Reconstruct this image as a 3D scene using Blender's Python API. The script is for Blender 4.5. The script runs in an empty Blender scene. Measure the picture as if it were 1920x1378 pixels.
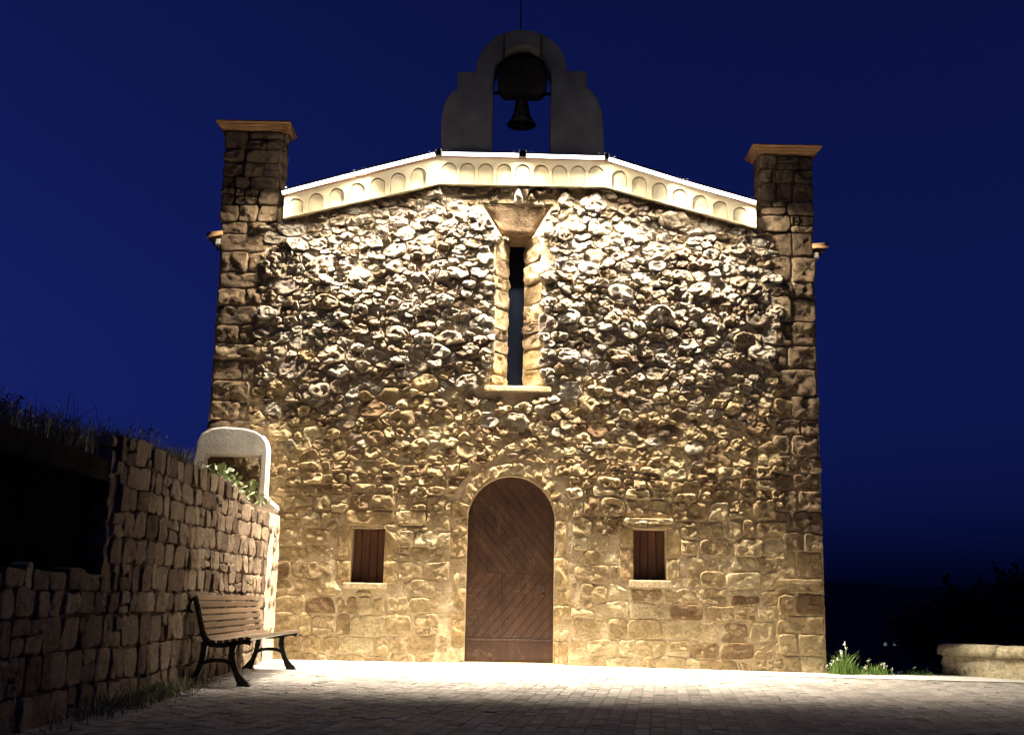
import bpy, bmesh, math, random
from mathutils import Vector, Matrix, noise
from mathutils.geometry import tessellate_polygon

scn = bpy.context.scene
R = math.radians
# ------------------------------------------------------------------ camera
CAM_P, CAM_ROLL, CAM_D, CAM_H = math.atan(431 / 2200.0), R(1.1), 15.2, 0.85
cd = bpy.data.cameras.new('camera'); cam = bpy.data.objects.new('camera', cd)
scn.collection.objects.link(cam); scn.camera = cam
cd.sensor_fit = 'HORIZONTAL'; cd.sensor_width = 36; cd.lens = 36 * 2200 / 1920.0
cd.clip_start = 0.1; cd.clip_end = 6000
_f = Vector((0, math.cos(CAM_P), math.sin(CAM_P))); _u0 = Vector((0, -math.sin(CAM_P), math.cos(CAM_P))); _r0 = Vector((1, 0, 0))
_r = math.cos(CAM_ROLL) * _r0 + math.sin(CAM_ROLL) * _u0; _u = -math.sin(CAM_ROLL) * _r0 + math.cos(CAM_ROLL) * _u0
m = Matrix((( _r.x, _u.x, -_f.x, 0), (_r.y, _u.y, -_f.y, -CAM_D), (_r.z, _u.z, -_f.z, CAM_H), (0, 0, 0, 1)))
cam.matrix_world = m
# ------------------------------------------------------------------ world: clear sky well after sunset
w = bpy.data.worlds.new('World'); scn.world = w; w.use_nodes = True
nt = w.node_tree; bg = nt.nodes['Background']
sky = nt.nodes.new('ShaderNodeTexSky'); sky.sky_type = 'NISHITA'; sky.sun_disc = False
sky.sun_elevation = R(0.0); sky.sun_rotation = R(-75); sky.altitude = 300; sky.air_density = 1.0; sky.dust_density = 0.3; sky.ozone_density = 4.0
SKY_TINT = (0.055, 0.118, 1.0); SKY_STRENGTH = 0.15
mx = nt.nodes.new('ShaderNodeMix'); mx.data_type = 'RGBA'; mx.blend_type = 'MULTIPLY'; mx.inputs[0].default_value = 1
mx.inputs[7].default_value = (*SKY_TINT, 1)
sp = nt.nodes.new('ShaderNodeSeparateColor'); nt.links.new(sky.outputs[0], sp.inputs[0]); mg = nt.nodes.new('ShaderNodeMath'); mg.operation = 'MULTIPLY_ADD'; mg.inputs[1].default_value = .5; nt.links.new(sp.outputs[1], mg.inputs[0])
mb_ = nt.nodes.new('ShaderNodeMath'); mb_.operation = 'MULTIPLY'; mb_.inputs[1].default_value = .82; nt.links.new(sp.outputs[2], mb_.inputs[0]); nt.links.new(mb_.outputs[0], mg.inputs[2])
nt.links.new(mg.outputs[0], mx.inputs[6])   # late dusk: the warm part of the sky has gone
nt.links.new(mx.outputs[2], bg.inputs[0]); bg.inputs[1].default_value = SKY_STRENGTH
# ------------------------------------------------------------------ the light bars' own strength (built further down)
LED_COL = (1.0, 0.895, 0.725); LED_BEAM = 400.0; LED_SPREAD = R(69); LED_TILT = R(4.5); TUBE_EMIT = 7.5
scn.view_settings.view_transform = 'Standard'; scn.view_settings.look = 'None'
scn.view_settings.exposure = 0.0; scn.view_settings.gamma = 1.0
scn.render.engine = 'CYCLES'
scn.cycles.use_denoising = True
scn.cycles.max_bounces = 8; scn.cycles.diffuse_bounces = 4
scn.cycles.sample_clamp_indirect = 6.0
C = scn.collection

# ================================================================== helpers
def wpos(o):
    p = Vector((0, 0, 0))
    while o is not None:
        p += o.location; o = o.parent
    return p
def obj(name, verts, faces, mat, parent=None, smooth=False, tint=None, loc=None):
    """one mesh object; verts in world space, origin at loc (or the parent's origin)"""
    base = wpos(parent) if parent else Vector((0, 0, 0))
    o_at = Vector(loc) if loc is not None else base
    me = bpy.data.meshes.new(name)
    me.from_pydata([tuple(Vector(v) - o_at) for v in verts], [], faces)
    if smooth: me.polygons.foreach_set('use_smooth', [True] * len(me.polygons))
    if tint is not None:
        a = me.attributes.new('tint', 'FLOAT', 'POINT')
        a.data.foreach_set('value', tint if isinstance(tint, list) else [tint] * len(verts))
    me.materials.append(mat); me.update()
    o = bpy.data.objects.new(name, me); C.objects.link(o)
    o.location = o_at - base
    if parent: o.parent = parent
    return o
def tag(o, label=None, cat=None, group=None, kind=None):
    if label: o['label'] = label
    if cat: o['category'] = cat
    if group: o['group'] = group
    if kind: o['kind'] = kind
    return o
def empty(name, loc, label, cat, group=None):
    o = bpy.data.objects.new(name, None); C.objects.link(o); o.location = loc; o.empty_display_size = 0.2
    return tag(o, label, cat, group)
class MB:
    def __init__(s): s.v = []; s.f = []; s.t = []
    def add(s, v, f, t=0.5):
        n = len(s.v); s.v += [tuple(q) for q in v]; s.f += [tuple(i + n for i in q) for q in f]; s.t += [t] * len(v)
    def box(s, a, b, t=0.5, ch=0.0):
        (x0, y0, z0), (x1, y1, z1) = a, b
        if ch <= 0:
            s.add([(x0,y0,z0),(x1,y0,z0),(x1,y1,z0),(x0,y1,z0),(x0,y0,z1),(x1,y0,z1),(x1,y1,z1),(x0,y1,z1)],
                  [(0,3,2,1),(4,5,6,7),(0,1,5,4),(1,2,6,5),(2,3,7,6),(3,0,4,7)], t); return
        bm = bmesh.new(); bmesh.ops.create_cube(bm, size=1)
        for q in bm.verts: q.co = Vector(((x0+x1)/2 + q.co.x*(x1-x0), (y0+y1)/2 + q.co.y*(y1-y0), (z0+z1)/2 + q.co.z*(z1-z0)))
        bmesh.ops.bevel(bm, geom=bm.edges[:], offset=ch, segments=2, affect='EDGES', profile=0.6)
        bm.verts.index_update(); s.add([q.co.copy() for q in bm.verts], [[q.index for q in f.verts] for f in bm.faces], t); bm.free()
    def tube(s, pts, rad, n=8, t=0.5, cap=True):
        pts = [Vector(p) for p in pts]; rs = rad if isinstance(rad, (list, tuple)) else [rad] * len(pts)
        vs = []; fs = []
        for i, p in enumerate(pts):
            d = (pts[min(i+1, len(pts)-1)] - pts[max(i-1, 0)]).normalized()
            a = d.cross(Vector((0, 0, 1)) if abs(d.z) < 0.9 else Vector((1, 0, 0))).normalized(); b = d.cross(a)
            for k in range(n):
                q = 2 * math.pi * k / n; vs.append(p + rs[i] * (math.cos(q) * a + math.sin(q) * b))
        for i in range(len(pts) - 1):
            for k in range(n):
                k2 = (k + 1) % n; fs.append((i*n+k, i*n+k2, (i+1)*n+k2, (i+1)*n+k))
        if cap: fs.append(tuple(range(n))[::-1]); fs.append(tuple((len(pts)-1)*n + k for k in range(n)))
        s.add(vs, fs, t)
    def build(s, name, mat, parent=None, smooth=False, loc=None, tint=True):
        return obj(name, s.v, s.f, mat, parent, smooth, s.t if tint else None, loc)
def prism(poly, holes, y0, y1, side=True):
    """polygon (x,z) with holes, extruded from y0 (front) to y1"""
    loops = [poly] + holes
    tri = tessellate_polygon([[Vector((x, z, 0)) for x, z in l] for l in loops])
    flat = [p for l in loops for p in l]; n = len(flat)
    v = [(x, y0, z) for x, z in flat] + [(x, y1, z) for x, z in flat]; f = []
    for a, b, c in tri:
        A, B, D_ = flat[a], flat[b], flat[c]
        cr = (B[0]-A[0])*(D_[1]-A[1]) - (B[1]-A[1])*(D_[0]-A[0])
        if cr < 0: b, c = c, b
        f.append((a, b, c)); f.append((a+n, c+n, b+n))
    if side:
        k = 0
        for l in loops:
            m_ = len(l)
            ar = sum(l[i][0]*l[(i+1) % m_][1] - l[(i+1) % m_][0]*l[i][1] for i in range(m_))
            hole = k > 0
            for i in range(m_):
                a, b = k+i, k+(i+1) % m_
                q = (a, a+n, b+n, b)
                f.append(q if (ar > 0) != hole else q[::-1])
            k += m_
    return v, f
def arch_poly(xc, hw, z0, zs, n=14, rz=None):
    rz = hw if rz is None else rz
    return [(xc-hw, z0), (xc+hw, z0)] + [(xc + hw*math.cos(a), zs + rz*math.sin(a)) for a in [math.pi*i/n for i in range(n+1)]]
def area(p): return 0.5 * sum(p[i][0]*p[(i+1) % len(p)][1] - p[(i+1) % len(p)][0]*p[i][1] for i in range(len(p)))
def centroid(p):
    return (sum(q[0] for q in p)/len(p), sum(q[1] for q in p)/len(p))
def clip(poly, nx, nz, d):
    """keep the half plane nx*x+nz*z <= d"""
    out = []
    for i in range(len(poly)):
        a, b = poly[i], poly[(i+1) % len(poly)]
        da, db = nx*a[0]+nz*a[1]-d, nx*b[0]+nz*b[1]-d
        if da <= 0: out.append(a)
        if (da < 0 < db) or (db < 0 < da):
            t = da/(da-db); out.append((a[0]+t*(b[0]-a[0]), a[1]+t*(b[1]-a[1])))
    return out
def inset(poly, j):
    n = len(poly); q = list(poly)
    for i in range(n):
        a, b = poly[i], poly[(i+1) % n]
        ex, ez = b[0]-a[0], b[1]-a[1]; l = math.hypot(ex, ez)
        if l < 1e-5: continue
        nx, nz = ez/l, -ex/l
        q = clip(q, nx, nz, nx*a[0]+nz*a[1]-j)
        if len(q) < 3: return None
    return q
def chaikin(p, r):
    o = []
    for i in range(len(p)):
        a, b = p[i], p[(i+1) % len(p)]
        o += [(a[0]+r*(b[0]-a[0]), a[1]+r*(b[1]-a[1])), (b[0]+r*(a[0]-b[0]), b[1]+r*(a[1]-b[1]))]
    return o
def resample(p, n):
    L = [0]
    for i in range(len(p)): a, b = p[i], p[(i+1) % len(p)]; L.append(L[-1]+math.hypot(b[0]-a[0], b[1]-a[1]))
    o = []; k = 0
    for i in range(n):
        t = L[-1]*i/n
        while L[k+1] < t: k += 1
        a, b = p[k], p[(k+1) % len(p)]; q = (t-L[k])/max(1e-9, L[k+1]-L[k]); o.append((a[0]+q*(b[0]-a[0]), a[1]+q*(b[1]-a[1])))
    return o
def n3(x, y, z): return noise.noise(Vector((x, y, z)))
def sdbox(x, z, x0, x1, z0, z1):
    dx = max(x0-x, x-x1); dz = max(z0-z, z-z1)
    return math.hypot(max(dx, 0), max(dz, 0)) + min(max(dx, dz), 0)
def pushed(p, sdf, gap):
    o = []
    for x, z in p:
        d = sdf(x, z)
        if d < gap:
            e = 1e-3; gx = (sdf(x+e, z)-sdf(x-e, z))/(2*e); gz_ = (sdf(x, z+e)-sdf(x, z-e))/(2*e); l = math.hypot(gx, gz_) or 1
            x += gx/l*(gap-d); z += gz_/l*(gap-d)
        o.append((x, z))
    return o
def stone_geo(pts, h, style, rng, frame, back=0.04, rough=1.0, tilt=1.0):
    """a stone: outline pts (u,v), height h along the frame's normal"""
    O, U, V, N = frame
    c = centroid(pts); s = rng.uniform(0, 100)
    if style == 'cobble': rings = [(1, -back), (1.0, .25*h), (.975, .66*h), (.89, .93*h), (.70, 1.02*h), (.46, 1.04*h), (.22, 1.04*h)]; top = 1.04*h; amp = .40*h
    elif style == 'block': rings = [(1, -back), (1.0, .55*h), (.975, .90*h), (.90, h), (.70, 1.02*h), (.46, 1.02*h), (.22, 1.02*h)]; top = 1.02*h; amp = .34*h
    else: rings = [(1, -back), (1.0, .8*h), (.975, h), (.72, h), (.45, h), (.2, h)]; top = h; amp = .12*h
    amp += .0028
    tx, tz = rng.uniform(-1, 1)*.25*h*tilt, rng.uniform(-1, 1)*.30*h*tilt
    ext = max(max(abs(p[0]-c[0]) for p in pts), max(abs(p[1]-c[1]) for p in pts)) or .1
    v = []; f = []; n = len(pts)
    def P(u, q, w_, k):
        if w_ > 0:
            w_ += (tx*(u-c[0])/ext + tz*(q-c[1])/ext) * k + amp*rough*(n3(u*11+s, q*11, s)*1.3 + n3(u*27, q*27+s, s)*.9 + abs(n3(u*58, q*58+s, s))*-.8)*k
        return O + U*u + V*q + N*w_
    for sc, w_ in rings:
        for p in pts:
            u, q = c[0]+(p[0]-c[0])*sc, c[1]+(p[1]-c[1])*sc
            v.append(P(u, q, w_, 1.0 if sc < .99 else .5))
    v.append(P(c[0], c[1], top, 1.0))
    for r_ in range(len(rings)-1):
        for i in range(n):
            j = (i+1) % n; f.append((r_*n+i, r_*n+j, (r_+1)*n+j, (r_+1)*n+i))
    b = (len(rings)-1)*n
    for i in range(n): f.append((b+i, b+(i+1) % n, len(v)-1))
    return v, f
def lay_stones(stones, mat, parent, frame, keep=300, name='stone', stuff='small_stones', visible=lambda s: True, rng=None):
    """stones: dicts pts,h,style,tint. The largest become parts, the rest one part of kind stuff"""
    order = sorted(range(len(stones)), key=lambda i: -(abs(area(stones[i]['pts'])) if visible(stones[i]) else -1))
    single = set(order[:keep]); mb = MB()
    for i, s in enumerate(stones):
        v, f = stone_geo(s['pts'], s['h'], s['style'], rng, frame, s.get('back', .04), s.get('rough', 1.0), s.get('tilt', 1.0))
        if i in single and visible(s):
            o = obj(name, v, f, s.get('mat', mat), parent, True, s['tint'], loc=v[-1])
        else: mb.add(v, f, s['tint'])
    if mb.v: tag(mb.build(stuff, mat, parent, True), kind='stuff')

# ================================================================== materials
def newmat(name):
    ma = bpy.data.materials.new(name); ma.use_nodes = True
    t = ma.node_tree; return ma, t, t.nodes['Principled BSDF']
def lk(t, a, b): t.links.new(a, b)
def ramp(t, fac, cols):
    r_ = t.nodes.new('ShaderNodeValToRGB'); e = r_.color_ramp.elements
    while len(e) < len(cols): e.new(0.5)
    for q, (p, c) in zip(e, cols): q.position = p; q.color = (*c, 1)
    lk(t, fac, r_.inputs[0]); return r_.outputs[0]
def noise_tex(t, scale, detail=6, rough=.6, vec=None, dist=0.0):
    n = t.nodes.new('ShaderNodeTexNoise'); n.inputs['Scale'].default_value = scale; n.inputs['Detail'].default_value = detail
    n.inputs['Roughness'].default_value = rough; n.inputs['Distortion'].default_value = dist
    if vec is None:
        g = t.nodes.new('ShaderNodeNewGeometry'); vec = g.outputs['Position']
    lk(t, vec, n.inputs['Vector']); return n.outputs['Fac']
def mixc(t, fac, a, b, mode='MIX'):
    n = t.nodes.new('ShaderNodeMix'); n.data_type = 'RGBA'; n.blend_type = mode
    for s, i in ((fac, 0), (a, 6), (b, 7)):
        if hasattr(s, 'links'): lk(t, s, n.inputs[i])
        else: n.inputs[i].default_value = s if i == 0 else (*s, 1)
    return n.outputs[2]
def bump(t, bsdf, height, strength, dist):
    b = t.nodes.new('ShaderNodeBump'); b.inputs['Strength'].default_value = strength; b.inputs['Distance'].default_value = dist
    lk(t, height, b.inputs['Height']); lk(t, b.outputs[0], bsdf.inputs['Normal'])
def m_stone(name, cols, scale=30, bstr=.6, bdist=.02, dark=.55, rough=.9, blotch=.5):
    ma, t, b = newmat(name)
    at = t.nodes.new('ShaderNodeAttribute'); at.attribute_name = 'tint'
    base = ramp(t, at.outputs['Fac'], cols)
    n1 = noise_tex(t, scale*.22, 6, .65); n2 = noise_tex(t, scale, 10, .78); n4 = noise_tex(t, scale*3.2, 6, .7)
    d1 = ramp(t, n1, [(.32, (dark,)*3), (.68, (1.18, 1.15, 1.08))]); c = mixc(t, blotch, base, mixc(t, 1.0, base, d1, 'MULTIPLY'))
    d2 = ramp(t, n2, [(.34, (.42, .38, .34)), (.50, (.95, .95, .95)), (.64, (1.28, 1.27, 1.24))]); c = mixc(t, .85, c, mixc(t, 1.0, c, d2, 'MULTIPLY'))
    d3 = ramp(t, n4, [(.36, (.55, .52, .48)), (.5, (1, 1, 1)), (.66, (1.2, 1.2, 1.2))]); c = mixc(t, .6, c, mixc(t, 1.0, c, d3, 'MULTIPLY'))
    lk(t, c, b.inputs['Base Color']); b.inputs['Roughness'].default_value = rough; b.inputs['Specular IOR Level'].default_value = .15
    ad = t.nodes.new('ShaderNodeMath'); ad.operation = 'MULTIPLY_ADD'; ad.inputs[1].default_value = .35; lk(t, n4, ad.inputs[0]); lk(t, n2, ad.inputs[2])
    bump(t, b, ad.outputs[0], min(1.0, bstr*1.3), bdist*1.6); return ma
def m_noise(name, c0, c1, scale=8, bscale=None, bstr=.4, bdist=.01, rough=.85, spec=.2, metal=0.0):
    ma, t, b = newmat(name)
    n1 = noise_tex(t, scale, 7, .65); lk(t, ramp(t, n1, [(.32, c0), (.68, c1)]), b.inputs['Base Color'])
    b.inputs['Roughness'].default_value = rough; b.inputs['Specular IOR Level'].default_value = spec; b.inputs['Metallic'].default_value = metal
    bump(t, b, noise_tex(t, bscale or scale*4, 6, .65), bstr, bdist); return ma
def m_wood(name, c0, c1, axis=2, rough=.6, scale=1.0, spec=.3, worn=False):
    ma, t, b = newmat(name)
    g = t.nodes.new('ShaderNodeNewGeometry'); mp = t.nodes.new('ShaderNodeMapping'); lk(t, g.outputs['Position'], mp.inputs['Vector'])
    s = [28*scale]*3; s[axis] = 1.6*scale; mp.inputs['Scale'].default_value = s
    n1 = noise_tex(t, 1.0, 8, .7, mp.outputs[0], .6); n2 = noise_tex(t, 3.0, 5, .6)
    at = t.nodes.new('ShaderNodeAttribute'); at.attribute_name = 'tint'
    c = ramp(t, n1, [(.28, c0), (.72, c1)])
    c = mixc(t, .7, c, mixc(t, 1.0, c, ramp(t, n2, [(.3, (.55, .5, .48)), (.7, (1.15, 1.12, 1.1))]), 'MULTIPLY'))
    c = mixc(t, 1.0, c, ramp(t, at.outputs['Fac'], [(0, (.72, .7, .68)), (1, (1.25, 1.22, 1.18))]), 'MULTIPLY')
    if worn:    # rubbed and bleached patches
        w1 = noise_tex(t, 2.3, 6, .7, None, 1.2); w2 = noise_tex(t, 26, 8, .8)
        ml = t.nodes.new('ShaderNodeMath'); ml.operation = 'MULTIPLY'; lk(t, ramp(t, w1, [(.45, (0, 0, 0)), (.75, (1, 1, 1))]), ml.inputs[0]); lk(t, ramp(t, w2, [(.45, (0, 0, 0)), (.62, (1, 1, 1))]), ml.inputs[1])
        c = mixc(t, ml.outputs[0], c, (.17, .115, .075))
    lk(t, c, b.inputs['Base Color']); b.inputs['Roughness'].default_value = rough; b.inputs['Specular IOR Level'].default_value = spec
    bump(t, b, n1, .5, .004); return ma
def m_leaf(name, c0, c1, rough=.6):
    ma, t, b = newmat(name)
    at = t.nodes.new('ShaderNodeAttribute'); at.attribute_name = 'tint'
    lk(t, ramp(t, at.outputs['Fac'], [(0, c0), (1, c1)]), b.inputs['Base Color'])
    b.inputs['Roughness'].default_value = rough; b.inputs['Specular IOR Level'].default_value = .25
    return ma
def m_emit(name, col, s):
    ma, t, b = newmat(name); b.inputs['Base Color'].default_value = (*col, 1)
    b.inputs['Emission Color'].default_value = (*col, 1); b.inputs['Emission Strength'].default_value = s; return ma
M = {}
M['rubble'] = m_stone('rubble_stone', [(0, (.15, .10, .065)), (.3, (.25, .185, .12)), (.6, (.335, .275, .20)), (.88, (.43, .385, .315)), (1, (.33, .26, .205))], 30, .9, .03)
M['block'] = m_stone('cut_stone', [(0, (.17, .105, .055)), (.25, (.25, .175, .092)), (.6, (.355, .262, .142)), (1, (.47, .38, .23))], 22, .6, .018)
M['shade_stone'] = m_stone('shaded_stone', [(0, (.12, .082, .052)), (.5, (.215, .15, .092)), (1, (.33, .245, .15))], 18, .7, .025)  # darker stone, dimness of the upper corners put into its colour
M['dress'] = m_stone('dressed_stone', [(0, (.28, .185, .09)), (.6, (.40, .285, .145)), (1, (.52, .42, .26))], 26, .7, .016, blotch=.6)
M['wallstone'] = m_stone('field_stone', [(0, (.13, .08, .055)), (.4, (.28, .205, .14)), (.8, (.40, .30, .21)), (1, (.46, .36, .25))], 22, .8, .026)
M['mortar'] = m_noise('lime_mortar', (.29, .21, .125), (.53, .415, .255), 4.0, 34, 1.0, .03, .95)
M['earth_mortar'] = m_noise('earth_mortar', (.10, .07, .048), (.20, .14, .09), 6, 30, .7, .02, .95)
M['plaster'] = m_noise('white_plaster', (.52, .47, .38), (.82, .78, .70), 3.2, 30, .4, .012, .9)
M['frieze'] = m_noise('cream_paint', (.46, .37, .22), (.63, .55, .37), 2.2, 50, .4, .004, .85)
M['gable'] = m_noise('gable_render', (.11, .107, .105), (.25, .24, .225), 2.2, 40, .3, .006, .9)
M['cap'] = m_noise('terracotta', (.30, .165, .075), (.43, .245, .115), 6, 40, .4, .006, .8)
M['roof'] = m_noise('roof_tile', (.20, .09, .05), (.30, .14, .08), 6, 30, .4, .01, .85)
M['door'] = m_wood('door_wood', (.032, .015, .009), (.085, .040, .023), 2, .55, worn=True)
M['shutter'] = m_wood('shutter_wood', (.05, .023, .013), (.145, .068, .037), 2, .5)
M['slat'] = m_wood('bench_wood', (.07, .045, .029), (.17, .115, .073), 1, .36, spec=.5)
M['iron'] = m_noise('cast_iron', (.012, .012, .013), (.03, .028, .027), 12, 60, .4, .003, .5, .4, .3)
M['bronze'] = m_noise('bronze', (.012, .011, .009), (.028, .024, .017), 8, 50, .2, .003, .6, .3, .5)
M['darkwood'] = m_wood('headstock_wood', (.010, .008, .006), (.024, .018, .013), 0, .8)
M['alu'] = m_noise('grey_housing', (.25, .25, .26), (.33, .33, .34), 10, 60, .1, .001, .4, .5, .8)
M['tube'] = m_emit('light_tube', (1.0, .93, .84), TUBE_EMIT)
M['paver'] = m_stone('paver', [(0, (.20, .18, .165)), (.5, (.29, .265, .245)), (1, (.38, .35, .325))], 34, .5, .006, .6, .9)
M['joint'] = m_noise('joint_sand', (.13, .115, .10), (.24, .215, .185), 14, 60, .6, .01, .95)
M['lit_apron'] = m_noise('lit_concrete', (.42, .40, .36), (.60, .57, .52), 4, 50, .4, .006, .9)
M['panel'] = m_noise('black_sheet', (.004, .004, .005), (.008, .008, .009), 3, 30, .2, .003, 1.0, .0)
M['concrete'] = m_noise('shadowed_concrete', (.012, .011, .010), (.035, .03, .026), 5, 40, .6, .01, 1.0, .0)  # shadow on the slab front put into a near-black colour
M['earth'] = m_noise('earth', (.05, .04, .025), (.10, .08, .05), 2, 20, .7, .03, .95)
M['hill'] = m_noise('dark_scrub', (.02, .026, .012), (.05, .055, .03), .05, .4, .8, .8, .95)
M['grass'] = m_leaf('dry_grass', (.16, .17, .075), (.42, .39, .22))
M['limewash'] = m_noise('limewash', (.30, .25, .175), (.52, .46, .36), 7, 40, .6, .015, .95)
M['weed'] = m_leaf('green_weed', (.06, .13, .02), (.20, .30, .07))
M['leaf'] = m_leaf('pale_leaf', (.12, .18, .05), (.45, .48, .28))
M['flower'] = m_leaf('white_flower', (.6, .6, .5), (.8, .8, .7))
M['treeleaf'] = m_leaf('tree_leaf', (.03, .045, .018), (.07, .09, .035))
M['bark'] = m_noise('bark', (.05, .035, .025), (.11, .08, .055), 8, 30, .8, .02, .95)
M['litter'] = m_leaf('dead_leaf', (.05, .03, .015), (.14, .09, .04))
M['parapet'] = m_stone('parapet_stone', [(0, (.36, .30, .18)), (1, (.56, .49, .33))], 18, .6, .015)
def m_glass():
    ma, t, b = newmat('dark_glass'); b.inputs['Base Color'].default_value = (.006, .008, .014, 1); b.inputs['Roughness'].default_value = .25
    b.inputs['Specular IOR Level'].default_value = .03; return ma
M['glass'] = m_glass()
M['lampglow'] = m_emit('far_lamp_glow', (.9, .95, 1.0), .10)

# ================================================================== ground
def gz(x, y):
    k = min(1, max(0, (y + 7) / 7))
    return .03*k - .010*max(0, min(x, 7))*k
def smooth01(t): t = min(1, max(0, t)); return t*t*(3-2*t)
# terrain: one sheet, flat under the square, dropping to a valley, hills far off
tv = []; tf = []; NX = 120; NY = 120
def spread(i, n, near, far):
    t = 2*i/(n-1) - 1; return math.copysign(abs(t)*near + abs(t)**5*far, t)
for j in range(NY):
    for i in range(NX):
        x = spread(i, NX, 60, 1900) + 2; y = spread(j, NY, 60, 2400) - 4
        d = max(0, sdbox(x, y, -14, 6.6, -26, 10.5))
        z = -.10 - 9.0*smooth01(d/16) - 16*smooth01((d-16)/140)
        r_ = math.hypot(x, y)
        z += smooth01((r_-260)/900)*(36 + 26*n3(x*.0016, y*.0016, 3.1) + 9*n3(x*.006, y*.006, 8.))
        if d > 6: z += .6*n3(x*.08, y*.08, 1.7)
        tv.append((x, y, z))
for j in range(NY-1):
    for i in range(NX-1): a = j*NX+i; tf.append((a, a+1, a+NX+1, a+NX))
tag(obj('terrain', tv, tf, M['hill'], None, True), kind='structure')
# paved square: bedding sheet, pavers on it
X0, X1, Y0, Y1 = -2.97, 7.2, -13.0, 0.75
gv = []; gf = []; nx, ny = 40, 40
for j in range(ny+1):
    for i in range(nx+1):
        x = X0-.3+(X1+.3-X0)*i/nx; y = Y0+(Y1-Y0)*j/ny; gv.append((x, y, gz(x, y)-.0055))
for j in range(ny):
    for i in range(nx): a = j*(nx+1)+i; gf.append((a, a+1, a+nx+2, a+nx+1))
pave = tag(obj('pavement', gv, gf, M['joint'], None, True), kind='structure')
rng = random.Random(5)
ang = R(-7.5); ca, sa = math.cos(ang), math.sin(ang); PW, PL = .105, .21
pav = []
for iu in range(-150, 151):
    for iv in range(-90, 91):
        uu = (iu+.5)*PW; vv = (iv + (.5 if iu % 2 else 0))*PL
        x = uu*ca - vv*sa + 1.0; y = uu*sa + vv*ca - 6.0
        edge = -.95 + .02*x
        if not (X0+.06 < x < X1-.1 and Y0+.1 < y < edge-.10): continue
        pav.append((x, y))
pav.sort(key=lambda p: math.hypot(p[0]*1.0, p[1]+CAM_D))
def paver_geo(x, y, rng):
    a = ang + rng.gauss(0, .012); c_, s_ = math.cos(a), math.sin(a); hw, hl, ch = PW/2-.0035, PL/2-.0035, .006
    zt = gz(x, y) + rng.gauss(0, .0016) + .004*n3(x*1.5, y*1.5, 6); tx, ty = rng.gauss(0, .012), rng.gauss(0, .010)
    v = []
    for k, dz in ((1, -.02), (1, -.005), (0, 0)):
        for sx, sy in ((-1,-1),(1,-1),(1,1),(-1,1)):
            u_, v_ = sx*(hw-(0 if k else ch)), sy*(hl-(0 if k else ch))
            v.append((x+u_*c_-v_*s_, y+u_*s_+v_*c_, zt+dz+tx*u_+ty*v_))
    f = [(8,9,10,11)]
    for r_ in (0, 4):
        for i in range(4): j = (i+1) % 4; f.append((r_+i, r_+j, r_+4+j, r_+4+i))
    return v, f
mb = MB(); cnt = 0
for x, y in pav:
    v, f = paver_geo(x, y, rng); t = min(1, max(0, .5 + .22*rng.gauss(0, 1) + .35*n3(x*.7, y*.7, 4)))
    inview = y + CAM_D > 7.15 and abs(x) < .437*(y+CAM_D) and x > -2.9
    if cnt < 300 and inview: obj('paver', v, f, M['paver'], pave, False, t, loc=(x, y, gz(x, y))); cnt += 1
    else: mb.add(v, f, t)
tag(mb.build('far_pavers', M['paver'], pave), kind='stuff')
# pale concrete strip at the chapel foot, pool of light put into its colour
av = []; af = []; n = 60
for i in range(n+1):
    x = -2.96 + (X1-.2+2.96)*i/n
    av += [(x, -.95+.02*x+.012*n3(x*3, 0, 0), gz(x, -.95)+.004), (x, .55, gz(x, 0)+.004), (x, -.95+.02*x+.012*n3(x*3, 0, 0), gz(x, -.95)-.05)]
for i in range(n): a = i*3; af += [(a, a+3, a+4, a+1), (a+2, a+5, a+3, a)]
tag(obj('lit_apron', av, af, M['lit_apron'], None), kind='structure')

# ================================================================== chapel
chapel = empty('chapel', (0, 0, 0), 'stone chapel with rubble front, arched wooden door and bell gable', 'chapel')
FR = (Vector((0, 0, 0)), Vector((1, 0, 0)), Vector((0, 0, 1)), Vector((0, -1, 0)))
XL, XR, DC = -3.95, 4.03, .028
door_hole = arch_poly(DC, .56, -.3, 1.83, 18, .565)
lw = (-2.01, -1.59, 1.0, 1.69); rw = (1.60, 2.02, 1.10, 1.74)
emb_out = [(-.30, 3.56), (.47, 3.56), (.40, 4.4), (.36, 5.55), (.30, 5.66), (.50, 6.07), (-.44, 6.06), (-.20, 5.66), (-.27, 5.55), (-.28, 4.4)]
emb_in = [(-.068, 3.62), (.146, 3.62), (.146, 4.4), (.146, 5.52), (.146, 5.58), (.12, 5.60), (-.04, 5.60), (-.068, 5.58), (-.068, 5.52), (-.068, 4.4)]
def sd_hood(x, z):
    return max(z-6.06, 5.58-z, (-x*.81-z*.586)+5.66*.586-.20*.81, (x*.896-z*.437)+5.66*.437-.30*.896)
front = [(XL, -.3), (XR, -.3), (XR, 5.748), (3.33, 5.748), (3.33, 5.95), (3.25, 5.98), (1.214, 6.60), (-1.02, 6.61), (-3.1, 6.0), (-3.2, 5.97), (-3.2, 5.748), (XL, 5.748)]
rect = lambda q: [(q[0], q[2]), (q[1], q[2]), (q[1], q[3]), (q[0], q[3])]
v, f = prism(front, [door_hole, rect(lw), rect(rw), emb_out], 0, .55)
wall = obj('front_wall', v, f, M['mortar'], chapel)
# nave body and roof behind the front
mb = MB(); mb.box((XL+.02, .551, -.3), (XR-.02, 9.5, 5.45)); mb.build('nave', M['mortar'], chapel)
rp = [(-3.34, 5.98), (-1.03, 6.66), (1.22, 6.66), (3.50, 5.98), (3.50, 5.40), (-3.34, 5.40)]
v, f = prism(rp, [], .552, 9.4); obj('roof', v, f, M['roof'], chapel)

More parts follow.
